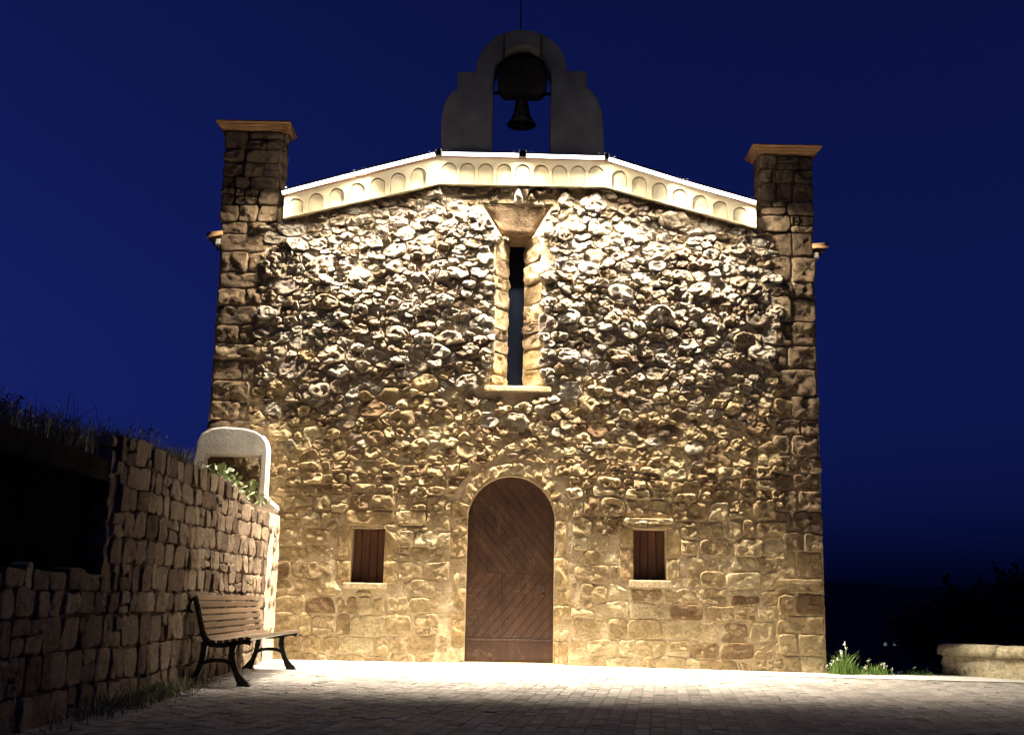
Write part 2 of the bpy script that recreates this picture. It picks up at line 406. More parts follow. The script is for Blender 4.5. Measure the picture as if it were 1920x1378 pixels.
# ---- the reserved shapes (openings with their dressed stones)
def sd_arch(x, z):
    return min(sdbox(x, z, DC-.77, DC+.77, -.5, 1.83), math.hypot(x-DC, z-1.83)-.79)
RES = [(-2.20, -1.40, .90, 1.72), (-2.12, -1.06, 1.72, 1.92), (1.41, 2.20, .99, 1.77), (1.46, 2.13, 1.77, 1.89),
       (-.42, .56, 3.44, 3.6), (-.225, .335, 3.56, 5.6)]
def sdf(x, z): return min([sd_arch(x, z), sd_hood(x, z)] + [sdbox(x, z, *b) for b in RES])
def warp(x, z):
    z += .13*math.exp(-((z-2.5)/.7)**2)*n3(x*.65, 3.3, 1.1)
    return (x + .05*n3(x*1.1, z*1.1, 9.3) + .02*n3(x*4, z*4, 2.), z + .06*n3(x*.75, z*1.0, 4.7) + .022*n3(x*3.1, z*3.1, 6.1))
stones = []
rng = random.Random(11)
def qw(z):            # inner edges of the corner stones
    return .60
# ---- coursed masonry below
ZC = 2.55
def course_fill(xa, xb, za, zb, rng, wmin, wmax, out, split=.22):
    x = xa
    while x < xb-1e-6:
        wd = rng.uniform(wmin, wmax)
        if xb-x-wd < wmin: wd = xb-x
        if wd < .0: break
        r_ = rng.random(); hgt = zb-za
        if r_ < split and hgt > .15:
            zm = za+hgt*rng.uniform(.35, .65)
            for a, b in ((za, zm), (zm, zb)):
                if rng.random() < .4 and wd > .3: xm = x+wd*rng.uniform(.35, .65); out += [(x, xm, a, b), (xm, x+wd, a, b)]
                else: out.append((x, x+wd, a, b))
        else: out.append((x, x+wd, za, zb))
        x += wd
cells = []
z = -.06; rows = []
while z < ZC-.05:
    hgt = rng.uniform(.15, .27) if z < 1.9 else rng.uniform(.12, .20)
    if ZC-z-hgt < .1: hgt = ZC-z
    rows.append((z, z+hgt)); z += hgt
for za, zb in rows:
    k = za/ZC
    course_fill(XL+.5, XR-.45, za, zb, rng, .15 if za < 1.6 else .12, .48 if za < 1.6 else .36, cells, .18+.15*k)
for x0, x1, z0, z1 in cells:
    jit = lambda: rng.uniform(-.018, .018)
    q = [(x0+jit(), z0+jit()), ((x0+x1)/2, z0+jit()), (x1+jit(), z0+jit()), (x1+jit(), z1+jit()), ((x0+x1)/2, z1+jit()), (x0+jit(), z1+jit())]
    q = [warp(*p) for p in q]; c = centroid(q)
    if sdf(*c) < -.015: continue
    ch = [(x0+.011, z0+.011)]
    jt = rng.uniform(.005, .013)
    s_ = [(c[0]+(p[0]-c[0])*(1-2*jt/max(.1, x1-x0)), c[1]+(p[1]-c[1])*(1-2*jt/max(.08, z1-z0))) for p in q]
    s_ = [(p[0]+rng.gauss(0, .006), p[1]+rng.gauss(0, .006)) for p in resample(s_, 14)]
    s_ = resample(chaikin(s_, .22), 20)
    s_ = pushed(s_, sdf, .012)
    if abs(area(s_)) < .004: continue
    up = smooth01((c[1]-1.0)/1.7)
    stones.append(dict(pts=s_, h=rng.uniform(.009, .024)+up*rng.uniform(.010, .030), style='block', tint=min(1, max(0, rng.gauss(.62-.22*up, .24))), back=.05, rough=1.2+.5*up, mat=M['block'], tilt=1.2))
n_block = len(stones)
# ---- rubble above: power diagram of packed discs
def top_z(x):
    if x < -1.02: return 6.31+(x+1.02)*(.53/2.06)
    if x > 1.214: return 6.31-(x-1.214)*(.538/2.027)
    return 6.31
SX = 1.55; sites = []; grid = {}
xa, xb = XL+.30, XR-.28
def try_site(x, z, r_):
    gx, gy = int(x/SX/.2), int(z/.2)
    for a in range(gx-2, gx+3):
        for b in range(gy-2, gy+3):
            for (px, pz, pr) in grid.get((a, b), ()):
                if math.hypot((px-x)/SX, pz-z) < (pr+r_)*.93: return False
    grid.setdefault((gx, gy), []).append((x, z, r_)); sites.append((x, z, r_)); return True
for lo, hi, tries in ((.098, .135, 60), (.072, .098, 520), (.048, .072, 6500), (.028, .048, 55000)):
    for _ in range(tries):
        x = rng.uniform(xa, xb); z = rng.uniform(ZC, 6.2)
        if z > top_z(x)-.02: continue
        try_site(x, z, rng.uniform(lo, hi))
SG = {}
for s in sites: SG.setdefault((int(s[0]/SX/.3), int(s[1]/.3)), []).append(s)
for (x, z, r_) in sites:
    q = [(x/SX-.3, z-.3), (x/SX+.3, z-.3), (x/SX+.3, z+.3), (x/SX-.3, z+.3)]
    gx, gy = int(x/SX/.3), int(z/.3); X = x/SX
    for a in range(gx-2, gx+3):
        for b in range(gy-2, gy+3):
            for (px, pz, pr) in SG.get((a, b), ()):
                if px == x and pz == z: continue
                P = px/SX; dx, dz = P-X, pz-z
                dd = (P*P+pz*pz-pr*pr - X*X-z*z+r_*r_)/2
                q = clip(q, dx, dz, dd)
                if len(q) < 3: break
    if len(q) < 3: continue
    q = [(a*SX, b) for a, b in q]
    q = clip(q, 0, -1, -ZC); q = clip(q, -1, 0, -xa) if len(q) > 2 else q; q = clip(q, 1, 0, xb) if len(q) > 2 else q
    if len(q) < 3: continue
    c = centroid(q)
    if sdf(*c) < .035 or c[0] < XL+.56+.10*n3(c[1]*2.3, 1, 1) or c[0] > XR-.50-.10*n3(c[1]*2.3, 7, 1): continue
    q = inset(q, rng.uniform(.0015, .006))
    if not q or len(q) < 3: continue
    q = [warp(*p) for p in q]
    up = smooth01((z-2.7)/1.6); big = r_ > .085
    lim = 1.9*r_
    q = [(c[0]+max(-lim*SX, min(lim*SX, p[0]-c[0])), c[1]+max(-lim, min(lim, p[1]-c[1]))) for p in q]
    q = [(p[0]+rng.gauss(0, .07)*r_, p[1]+rng.gauss(0, .07)*r_) for p in q]
    q = chaikin(q, rng.uniform(.07, .17)); s_ = [(p[0]+rng.gauss(0, .055)*r_, p[1]+rng.gauss(0, .055)*r_) for p in resample(q, 16 if r_ > .055 else 12)]
    s_ = pushed(s_, sdf, .008)
    s_ = [(a, min(b, top_z(a)-.01)) for a, b in s_]
    if abs(area(s_)) < .0014: continue
    h = .012+(.013+.028*up)*rng.uniform(.4, 1.6)*(1.0 if r_ > .05 else .85)
    stones.append(dict(pts=s_, h=h, style='cobble' if rng.random() < .35+.45*up else 'block', tint=min(1, max(0, rng.gauss(.42+.20*up, .27))), back=.05, rough=1.0, mat=M['rubble'] if rng.random() < .12+.95*up else M['block'], tilt=2.0))
# ---- corner stones, full height, biting into the rubble
z = -.05; k = 0; quoins = []
for side in (-1, 1):
    z = -.05; k = 0
    while z < 5.72:
        hgt = rng.uniform(.19, .36) if z > .3 else .26
        if 5.75-z-hgt < .12: hgt = 5.75-z
        ln = rng.uniform(.30, .42) if k % 2 else rng.uniform(.5, .66)
        xo = (XL if side < 0 else XR) + rng.uniform(-.012, .022)*(1 if side > 0 else -1)
        a, b = (xo, xo+ln) if side < 0 else (xo-ln, xo)
        parts = [(a, b)]
        if ln > .5 and rng.random() < .4: mid = a+ln*rng.uniform(.4, .6); parts = [(a, mid), (mid, b)]
        for a, b in parts:
            q = [(a, z), ((a+b)/2, z+rng.uniform(-.012, .012)), (b, z), (b+rng.uniform(-.02, .02), z+hgt), ((a+b)/2, z+hgt+rng.uniform(-.012, .012)), (a, z+hgt)]
            q = [(p[0], p[1]+.03*n3(p[0]*1.2, p[1]*1.3, 3)) for p in q]; c = centroid(q)
            q = [(c[0]+(p[0]-c[0])*(1-.014/(b-a)), c[1]+(p[1]-c[1])*(1-.016/hgt)) for p in q]
            quoins.append(dict(pts=[(p[0]+rng.gauss(0, .004), p[1]+rng.gauss(0, .005)) for p in resample(chaikin(q, .08), 22)], h=rng.uniform(.018, .042) if z > 1.2 else rng.uniform(.012, .03), style='block', tint=min(1, max(0, rng.gauss(.5, .25)+(.25 if z < 1.6 else -.1))), back=.16, mat=M['shade_stone'] if z > 1.4 else M['block'], rough=1.1, tilt=.8))  # higher corner stones: weaker light there put into a darker stone colour
        if k % 2:   # a filler beside each short corner stone
            a, b = (xo+ln+.01, xo+.60) if side < 0 else (xo-.60, xo-ln-.01)
            q = [(a, z+.01), (b, z+.01), (b, z+hgt-.01), (a, z+hgt-.01)]
            quoins.append(dict(pts=[(p[0]+rng.gauss(0, .006), p[1]+rng.gauss(0, .006)) for p in resample(chaikin(q, .12), 16)], h=rng.uniform(.015, .035), style='block', tint=min(1, max(0, rng.gauss(.5, .25))), back=.05, mat=M['shade_stone'] if z > 1.4 else M['block']))
        z += hgt; k += 1
allst = stones + quoins
# order of size over the whole front
area_of = lambda s: abs(area(s['pts']))
order = sorted(range(len(allst)), key=lambda i: -area_of(allst[i])); single = set(order[:235])
rest = {}
for i, s in enumerate(allst):
    v, f = stone_geo(s['pts'], s['h'], s['style'], rng, FR, s['back'], s.get('rough', 1), s.get('tilt', 1))
    if i in single: obj('stone', v, f, s['mat'], wall, s['style'] != 'cobble', s['tint'], loc=v[-1])
    else: rest.setdefault((s['mat'].name, s['style']), (s['mat'], MB(), s['style']))[1].add(v, f, s['tint'])
for ma, mb, st in rest.values(): tag(mb.build('small_stones', ma, wall, st != 'cobble'), kind='stuff')
# ---- uneven mortar between the stones
def sd_open(x, z): return min(sdbox(x, z, DC-.565, DC+.565, -1, 1.83), math.hypot(x-DC, z-1.83)-.57, sdbox(x, z, *lw), sdbox(x, z, *rw), sdbox(x, z, -.30, .48, 3.55, 5.62), sd_hood(x, z))
gs = .032; nx = int((XR-XL-.04)/gs); nz = int(6.42/gs); mv = []; idx = {}; mf = []
for i in range(nx+1):
    for k in range(nz+1):
        x = XL+.02+i*gs; z = -.05+k*gs
        if z > min(top_z(x)+.03, 5.74 if (x < -3.3 or x > 3.45) else 99) or sd_open(x, z) < .012: continue
        up = smooth01((z-1.2)/2.5); idx[(i, k)] = len(mv)
        ed = smooth01((min(x-XL, XR-x)-.42)/.2)
        mv.append((x, -(.004+(.002+.008*up)*ed+(.45+.55*ed)*(.009*n3(x*5, z*5, 2.2)+(.006+.005*up)*n3(x*14, z*14, 5.)+.004*n3(x*33, z*33, 1.))), z))
for (i, k), a in idx.items():
    q = [idx.get(t) for t in ((i, k), (i+1, k), (i+1, k+1), (i, k+1))]
    if None not in q: mf.append(tuple(q))
obj('mortar', mv, mf, M['mortar'], wall, True)
# ---- the uneven stone course right under the frieze, its shade put into a darker colour
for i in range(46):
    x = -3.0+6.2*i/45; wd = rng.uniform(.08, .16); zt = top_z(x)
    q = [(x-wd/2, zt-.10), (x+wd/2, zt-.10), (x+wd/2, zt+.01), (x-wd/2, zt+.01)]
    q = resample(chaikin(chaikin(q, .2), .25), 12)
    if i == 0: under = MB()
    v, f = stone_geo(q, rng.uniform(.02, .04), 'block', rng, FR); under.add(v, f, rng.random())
tag(under.build('course_under_frieze', M['shade_stone'], wall, True), kind='stuff')

# ---- slit window
slit = bpy.data.objects.new('slit_window', None); C.objects.link(slit); slit.parent = chapel; slit.location = (.04, 0, 3.6)
ns = len(emb_out); DY = .34
v = [(x, .001, z) for x, z in emb_out] + [(x, DY, z) for x, z in emb_in]; f = []
for i in range(ns): j = (i+1) % ns; f.append((i, j, ns+j, ns+i))
obj('splay', v, f, M['mortar'], slit)
mb = MB(); mb.add([(-.08, DY+.06, 3.6), (.16, DY+.06, 3.6), (.16, DY+.06, 5.62), (-.08, DY+.06, 5.62)], [(0, 1, 2, 3)]); mb.build('pane', M['glass'], slit)
v, f = prism([(-.2, 3.5), (.28, 3.5), (.28, 5.7), (-.2, 5.7)], [[(-.069, 3.619), (.147, 3.619), (.147, 5.601), (-.069, 5.601)]], DY+.002, DY+.055); obj('frame', v, f, M['dress'], slit)
# stones lining the two sloping sides
for side in (-1, 1):
    z = 3.60
    while z < 5.5:
        hgt = rng.uniform(.13, .30); hgt = min(hgt, 5.62-z)
        if hgt < .08: break
        zc = z+hgt/2
        xo = -.28 if side < 0 else .37+.10*smooth01((5.6-zc)/2.0); xi = -.068 if side < 0 else .146
        A = Vector((xo, -.01, 0)); B = Vector((xi, DY, 0)); U = (B-A)
        L = U.length; U.normalize(); V = Vector((0, 0, 1))
        if side < 0: N = U.cross(V); fr = (A, U, V, N); 
        else: U2 = -U; N = U2.cross(V); fr = (B, U2, V, N)
        cut = L if rng.random() < .5 else L*rng.uniform(.45, .65)
        for a, b in ((0, cut), (cut, L)):
            if b-a < .06: continue
            a2, b2 = (a, b) if side < 0 else (L-b, L-a)
            q = [(a2+.006, z+.008), (b2-.012, z+.008), (b2-.012, z+hgt-.008), (a2+.006, z+hgt-.008)]
            v, f = stone_geo(resample(chaikin(chaikin(q, .15), .25), 14), rng.uniform(.012, .045), 'block', rng, fr, .04, 1.6, 2)
            obj('splay_stone', v, f, rng.choice([M['block'], M['shade_stone'], M['dress']]), slit, True, rng.random(), loc=v[-1])
        z += hgt
mb = MB(); mb.box((-.36, -.05, 3.50), (.52, .04, 3.575), .9, .012); mb.build('sill', M['dress'], slit)
# big flared stone over the slit, set at a slope, and the little upright stone on it
v = [(-.43, .005, 6.07), (.49, .005, 6.08), (.285, .10, 5.68), (-.185, .10, 5.68), (.20, DY-.02, 5.585), (-.11, DY-.02, 5.585)]
v += [(p[0], p[1]+.12, p[2]+.10) for p in v]
f = [(0, 3, 2, 1), (3, 5, 4, 2), (1, 2, 8, 7), (2, 4, 10, 8), (0, 6, 9, 3), (3, 9, 11, 5), (0, 1, 7, 6)]
bm = bmesh.new(); vs = [bm.verts.new(p) for p in v]
for q in f: bm.faces.new([vs[i] for i in q])
bmesh.ops.bevel(bm, geom=[e_ for e_ in bm.edges if len(e_.link_faces) == 2], offset=.022, segments=2, affect='EDGES')
bmesh.ops.subdivide_edges(bm, edges=bm.edges[:], cuts=6, use_grid_fill=True); bm.normal_update()
for q in bm.verts: q.co += q.normal*(.016*n3(q.co.x*9, q.co.y*9, q.co.z*9)+.008*n3(q.co.x*24, q.co.y*24, q.co.z*24))
bm.verts.index_update(); v = [q.co.copy() for q in bm.verts]; f = [[q.index for q in ff.verts] for ff in bm.faces]; bm.free()
obj('head_stone', v, f, M['shade_stone'], slit, True, .5)  # shade of its downward face put into the darker brown
q = [(-.03, 6.075), (.12, 6.075), (.085, 6.20), (.045, 6.27), (.00, 6.20)]
v, f = stone_geo(resample(chaikin(q, .2), 14), .15, 'cobble', rng, FR, .04, .5); obj('upright_stone', v, f, M['rubble'], slit, True, .9, loc=v[-1])

# ---- small shuttered windows
def small_window(q, lintel, sill, label, jw, two):
    x0, x1, z0, z1 = q
    r_ = bpy.data.objects.new('window', None); C.objects.link(r_); r_.parent = chapel; r_.location = ((x0+x1)/2, 0, z0)
    r_['label'] = label
    n = 4; pw = (x1-x0)/n
    for i in range(n):
        mb = MB(); mb.box((x0+i*pw+.004, .20+.006*(i % 2), z0+.002), (x0+(i+1)*pw-.004, .235, z1-.002), rng.random(), .004); mb.build('shutter_board', M['shutter'], r_)
    mb = MB(); mb.box((x0-.02, .24, z0-.02), (x1+.02, .26, z1+.02)); mb.build('backing', M['panel'], r_)
    def slab(nm, a, b, c, d, h, t):
        qq = [(a, c), ((a+b)/2, c+rng.uniform(-.006, .006)), (b, c), (b+rng.uniform(-.006, .006), (c+d)/2), (b, d), ((a+b)/2, d+rng.uniform(-.006, .006)), (a, d), (a+rng.uniform(-.006, .006), (c+d)/2)]
        v, f = stone_geo(resample(chaikin(qq, .08), 20), h, 'slab', rng, FR, .03, 1.6, .5); obj(nm, v, f, M['dress'], r_, True, t, loc=v[-1])
    la, lb, lc, ld = lintel
    if two:
        slab('lintel', la, (la+lb)/2+.12, lc, ld, .022, .35); slab('lintel', (la+lb)/2+.135, lb, lc+.01, ld+.005, .028, .75)
    else:
        slab('lintel', la, lb, lc+.035, ld, .045, .95); slab('lintel', x0-.08, x1+.08, lc-.02, lc+.03, .02, .7)
    for a, b in ((x0-jw, x0-.004), (x1+.004, x1+jw)):
        zm = z0+(z1-z0)*rng.uniform(.4, .65)
        slab('jamb_stone', a, b, z0+.0, zm-.008, .015, rng.uniform(.35, .8)); slab('jamb_stone', a, b, zm+.008, z1+.02, .015, rng.uniform(.35, .8))
    a, b, c, d = sill
    mb = MB(); mb.box((a, -.055, c), (b, .20, d), 1.0, .01); mb.build('sill', M['dress'], r_)
small_window(lw, (-2.11, -1.07, 1.73, 1.915), (-2.09, -1.54, .925, .998), 'small shuttered window left of the door', .175, True)
small_window(rw, (1.47, 2.12, 1.775, 1.885), (1.545, 2.08, 1.01, 1.098), 'small shuttered window right of the door', .175, False)

# ---- door with its surround
door = bpy.data.objects.new('door', None); C.objects.link(door); door.parent = chapel; door.location = (DC, .12, .03)
DO = arch_poly(DC, .555, .04, 1.83, 24, .56)
yb = .12
v, f = prism(arch_poly(DC, .575, -.1, 1.83, 24, .58), [], yb+.05, yb+.07); obj('backing', v, f, M['panel'], door)
def door_piece(nm, poly, y0, y1, t):
    q = inset(poly, .0012)
    if not q or abs(area(q)) < .0006: return
    c = inset(poly, .003) or q
    if len(c) != len(q): c = [(centroid(q)[0]+(p[0]-centroid(q)[0])*.97, centroid(q)[1]+(p[1]-centroid(q)[1])*.97) for p in q]
    n = len(q); v = [(x, y1, z) for x, z in q]+[(x, y0+.0025, z) for x, z in q]+[(x, y0, z) for x, z in c]
    f = [tuple(range(2*n, 3*n))]
    for r_ in (0, n):
        for i in range(n): j = (i+1) % n; f.append((r_+i, r_+j, r_+n+j, r_+n+i))
    obj(nm, v, f, M['door'], door, False, t)
up_ = clip(DO, 0, -1, -1.16); lo_ = clip(clip(DO, 0, 1, 1.16), 0, -1, -.31)
for region, sgn in ((up_, -1), (lo_, 1)):
    a = R(50); dx, dz = -sgn*math.sin(a), math.cos(a); bw = .095
    ds = [p[0]*dx+p[1]*dz for p in region]; k = math.floor(min(ds)/bw)
    while k*bw < max(ds):
        q = clip(region, dx, dz, (k+1)*bw); q = clip(q, -dx, -dz, -k*bw) if len(q) > 2 else q
        if len(q) > 2: door_piece('board', q, yb+rng.uniform(0, .0012), yb+.04, rng.uniform(.2, .8))
        k += 1
door_piece('bottom_rail', [(DC-.555, .05), (DC+.555, .05), (DC+.555, .30), (DC-.555, .30)], yb-.012, yb+.04, .35)
door_piece('weather_strip', [(DC-.555, .30), (DC+.555, .30), (DC+.555, .335), (DC-.555, .335)], yb-.022, yb+.04, .2)
mb = MB(); mb.tube([(DC+.43, yb-.002, 1.02), (DC+.43, yb-.03, 1.02), (DC+.43, yb-.045, .99), (DC+.43, yb-.045, .93)], [.012, .010, .010, .012], 8); mb.tube([(DC+.43, yb+.003, .90), (DC+.43, yb-.004, .90)], .022, 10)
mb.build('handle', M['iron'], door, True)
for s in (-1, 1):
    z = .02; k = 0
    while z < 1.78:
        hgt = rng.uniform(.20, .42); hgt = hgt if 1.83-z-hgt > .12 else 1.83-z
        wd = rng.uniform(.14, .27)
        a, b = (DC-.562-wd, DC-.562) if s < 0 else (DC+.562, DC+.562+wd)
        q = [(a, z+.006), ((a+b)/2, z+.006), (b, z+.006), (b, z+hgt/2), (b, z+hgt-.006), ((a+b)/2, z+hgt-.006), (a+rng.uniform(-.01, .01), z+hgt-.006), (a+rng.uniform(-.012, .012), z+hgt/2)]
        v, f = stone_geo(resample(chaikin(q, .08), 20), rng.uniform(.008, .020), 'slab', rng, FR, .05, 3.0, .8); obj('jamb_stone', v, f, M['dress'], door, True, rng.uniform(.1, .9), loc=v[-1])
        z += hgt; k += 1
nv = 8; angs = [0]
for i in range(nv): angs.append(angs[-1]+rng.uniform(.75, 1.25))
angs = [a/angs[-1]*math.pi for a in angs]
for i in range(nv):
    a0, a1 = angs[i]+.012, angs[i+1]-.012; ro = .562+rng.uniform(.15, .30); q = []
    for k in range(5): a = a0+(a1-a0)*k/4; q.append((DC+ro*math.cos(a), 1.832+ro*math.sin(a)))
    for k in range(5): a = a1+(a0-a1)*k/4; q.append((DC+.563*math.cos(a), 1.832+.568*math.sin(a)))
    v, f = stone_geo(resample(q, 24), rng.uniform(.010, .024), 'slab', rng, FR, .05, 3.0, .8); obj('arch_stone', v, f, M['dress'], door, True, rng.uniform(.25, .9), loc=v[-1])
mb = MB(); mb.box((DC-.70, -.03, -.05), (DC+.70, .18, .045), .8, .01); mb.build('threshold', M['dress'], door)

# ---- corner pillars with moulded caps
def pillar(x0, x1, z0, z1, capz, label):
    r_ = bpy.data.objects.new('pillar', None); C.objects.link(r_); r_.parent = chapel; r_.location = ((x0+x1)/2, .4, z0); r_['label'] = label
    y1 = .36
    mb = MB(); mb.box((x0+.02, .02, z0+.002), (x1-.02, y1, z1)); mb.build('core', M['earth_mortar'], r_)
    faces = [((Vector((0, .0, 0)), Vector((1, 0, 0)), Vector((0, 0, 1)), Vector((0, -1, 0))), x0, x1)]
    if x0 < 0: faces.append(((Vector((x1, 0, 0)), Vector((0, 1, 0)), Vector((0, 0, 1)), Vector((1, 0, 0))), .03, y1))
    else: faces.append(((Vector((x0, 0, 0)), Vector((0, -1, 0)), Vector((0, 0, 1)), Vector((-1, 0, 0))), -y1, -.03))
    for fr, a0, b0 in faces:
        z = z0
        while z < z1-.01:
            hgt = rng.uniform(.16, .27); hgt = hgt if z1-z-hgt > .1 else z1-z
            cells = []; course_fill(a0, b0, z, z+hgt, rng, .16, .40, cells, .15)
            for xa_, xb_, za_, zb_ in cells:
                q = [(xa_+.008, za_+.008), (xb_-.008, za_+.008), (xb_-.008, zb_-.008), (xa_+.008, zb_-.008)]
                q = [(p[0]+rng.gauss(0, .008), p[1]+.012*n3(p[0]*5, p[1]*5, 1)) for p in resample(q, 12)]
                v, f = stone_geo(resample(chaikin(q, .2), 18), rng.uniform(.012, .034), 'block', rng, fr, .03, 1.1); obj('stone', v, f, M['shade_stone'], r_, True, rng.random(), loc=v[-1])
            z += hgt
    # cap: stepped mouldings
    prof = [(.005, 0), (.025, 0), (.03, .03), (.05, .05), (.055, .075), (.085, .10), (.085, .12), (.11, .15), (.11, .175), (.09, .19)]
    s_ = capz/.19; v = []; f = []
    for o_, dz in prof:
        v += [(x0-o_, -o_, z1+dz*s_), (x1+o_, -o_, z1+dz*s_), (x1+o_, y1+o_, z1+dz*s_), (x0-o_, y1+o_, z1+dz*s_)]
    for k in range(len(prof)-1):
        for i in range(4): j = (i+1) % 4; f.append((k*4+i, k*4+j, k*4+4+j, k*4+4+i))
    n_ = len(v); f += [(n_-4, n_-3, n_-2, n_-1), (3, 2, 1, 0)]
    obj('cap', v, f, M['cap'], r_)
pillar(-4.0, -3.20, 5.75, 7.06, .125, 'left corner pillar, the taller of the two')
pillar(3.33, 4.06, 5.75, 6.86, .125, 'right corner pillar, the lower of the two')
# eave tiles sticking out of the side walls at pillar foot
for s, xo, z0 in ((-1, XL, 5.53), (1, XR, 5.50)):
    ev = bpy.data.objects.new('side_eave', None); C.objects.link(ev); ev.parent = chapel; ev.location = (xo, 0, z0)
    mb = MB(); mb.box((min(xo, xo+s*.07), -.03, z0-.10), (max(xo, xo+s*.07), 9.4, z0-.02), .5, .01); mb.build('eave_moulding', M['plaster'], ev)
    for i in range(14):
        y = .03+i*.2; v = []; f = []
        for k in range(7):
            a = math.pi*k/6
            for (d, dz, rr) in ((-.02, .05, .085), (.19, .005 if s < 0 else .06, .095), (.19, .005 if s < 0 else .06, .075), (-.02, .05, .065)):
                v.append((xo+s*d, y+rr*math.cos(a), z0-.02+dz+rr*math.sin(a)))
        for k in range(6):
            for c_ in range(4): d_ = (c_+1) % 4; f.append((k*4+c_, k*4+d_, k*4+4+d_, k*4+4+c_))
        f += [(0, 1, 2, 3), (24, 27, 26, 25)]
        obj('tile', v, f, M['cap'], ev, True)

# ---- frieze with blind arches
frieze = bpy.data.objects.new('frieze', None); C.objects.link(frieze); frieze.parent = chapel; frieze.location = (.09, -.1, 6.3)
segs = [((-3.11, 5.785, 6.095), (-1.025, 6.312, 6.69)), ((-1.022, 6.312, 6.69), (1.211, 6.312, 6.678)), ((1.214, 6.312, 6.678), (3.245, 5.775, 6.072))]
acent = [[-3.11+.155+.277*i for i in range(7)], [-1.0+.2713*i for i in range(9)], [1.214+.19+.272*i for i in range(7)]]
acent[0] = [-2.955+.273*i for i in range(7)]
acent[1][0] = -.90; acent[1][8] = 1.09; acent[1] = [-.905+.2494*i for i in range(9)]
for (A, B), cs in zip(segs, acent):
    zb = lambda x: A[1]+(B[1]-A[1])*(x-A[0])/(B[0]-A[0]); zt = lambda x: A[2]+(B[2]-A[2])*(x-A[0])/(B[0]-A[0])
    holes = []
    for c_ in cs:
        hw = .103; sl = (B[1]-A[1])/(B[0]-A[0]); hb = zb(c_)+.010; ht = zt(c_)-.070
        zs = ht-hw*1.1
        holes.append([(c_-hw, hb-sl*hw), (c_+hw, hb+sl*hw)]+[(c_+hw*math.cos(t), zs+sl*hw*math.cos(t)*(1-math.sin(t))+hw*1.1*math.sin(t)) for t in [math.pi*i/12 for i in range(13)]])
    v, f = prism([(A[0], A[1]), (B[0], B[1]), (B[0], B[2]), (A[0], A[2])], holes, -.12, -.062); obj('arcade', v, f, M['frieze'], frieze)
    v, f = prism([(A[0]+.001, A[1]+.003), (B[0]-.001, B[1]+.003), (B[0]-.001, B[2]-.003), (A[0]+.001, A[2]-.003)], [], -.0615, .02); obj('backing', v, f, M['frieze'], frieze)
    for h_ in holes:
        cx = sum(p[0] for p in h_[:2])/2; z0 = min(p[1] for p in h_); z1 = max(p[1] for p in h_)
        sq = lambda p, kx, dz: (cx+(p[0]-cx)*kx, p[1]-dz*max(0, (p[1]-z0)/(z1-z0)))
        g = [sq(p, .985, .014) for p in h_]; g2 = [sq(p, .93, .030) for p in h_]
        n_ = len(g); v = [(x, -.0615, z) for x, z in g]+[(x, -.096, z) for x, z in g]+[(x, -.104, z) for x, z in g2]; f = [tuple(range(2*n_, 3*n_))]
        for r0 in (0, n_): f += [(r0+i, r0+(i+1) % n_, r0+n_+(i+1) % n_, r0+n_+i) for i in range(n_)]
        obj('arch_panel', v, f, M['frieze'], frieze)
    # coping over the band
    v, f = prism([(A[0]-.0, A[2]+.002), (B[0], B[2]+.002), (B[0], B[2]+.045), (A[0], A[2]+.045)], [], -.15, .62); obj('coping', v, f, M['roof'], frieze)

# ---- bell gable standing on the roof
gab = [(-1.07, 6.5), (1.25, 6.5), (1.25, 7.2), (1.232, 7.62), (1.205, 7.78), (1.15, 7.92), (1.08, 8.02), (.995, 8.065), (.995, 8.325), (.712, 8.325)]
gab += [(.056+.655*math.cos(a), 8.325+.63*math.sin(a)) for a in [math.pi*i/20 for i in range(1, 20)]]
gab += [(-.60, 8.285), (-.865, 8.285), (-.865, 8.01), (-.94, 7.97), (-1.01, 7.87), (-1.055, 7.75), (-1.075, 7.6), (-1.075, 7.2)]
ghole = arch_poly(.072, .42, 6.98, 8.30, 18, .425)
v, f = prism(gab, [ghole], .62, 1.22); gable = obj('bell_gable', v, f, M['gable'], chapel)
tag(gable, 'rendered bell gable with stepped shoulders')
for x, z0, z1 in ((-.205, 8.50, 8.86), (.335, 8.48, 8.84)):
    mb = MB(); mb.box((x-.014, .595, z0), (x+.014, .618, z1)); mb.build('iron_strap', M['iron'], gable)
mb = MB(); mb.tube([(.03, .92, 8.93), (.03, .92, 9.75)], [.012, .008], 6); mb.build('rod', M['iron'], gable)
# ---- bell
bell = empty('bell', (.07, .92, 7.6), 'dark bronze bell hanging in the arch of the gable', 'bell')
pr = [(.0, 8.02), (.05, 8.02), (.085, 7.99), (.10, 7.94), (.108, 7.86), (.125, 7.78), (.155, 7.70), (.195, 7.64), (.215, 7.61), (.20, 7.605), (.15, 7.66), (.10, 7.78), (.08, 7.95), (0, 7.97)]
v = []; f = []; n_ = 24
for r_, z in pr: v += [(.07+r_*math.cos(2*math.pi*k/n_), .92+r_*math.sin(2*math.pi*k/n_), z) for k in range(n_)]
for i in range(len(pr)-1):
    for k in range(n_): f.append((i*n_+k, (i+1)*n_+k, (i+1)*n_+(k+1) % n_, i*n_+(k+1) % n_))
obj('body', v, f, M['bronze'], bell, True)
mb = MB(); mb.tube([(-.36, .92, 8.10), (.50, .92, 8.10)], .028, 8); mb.build('axle', M['iron'], bell)
v, f = prism([(-.20, 8.04), (.34, 8.04), (.42, 8.13), (.44, 8.30), (.40, 8.45), (.28, 8.58), (.07, 8.64), (-.14, 8.58), (-.26, 8.45), (-.30, 8.30), (-.28, 8.13)], [], .80, 1.04); obj('headstock', v, f, M['darkwood'], bell)
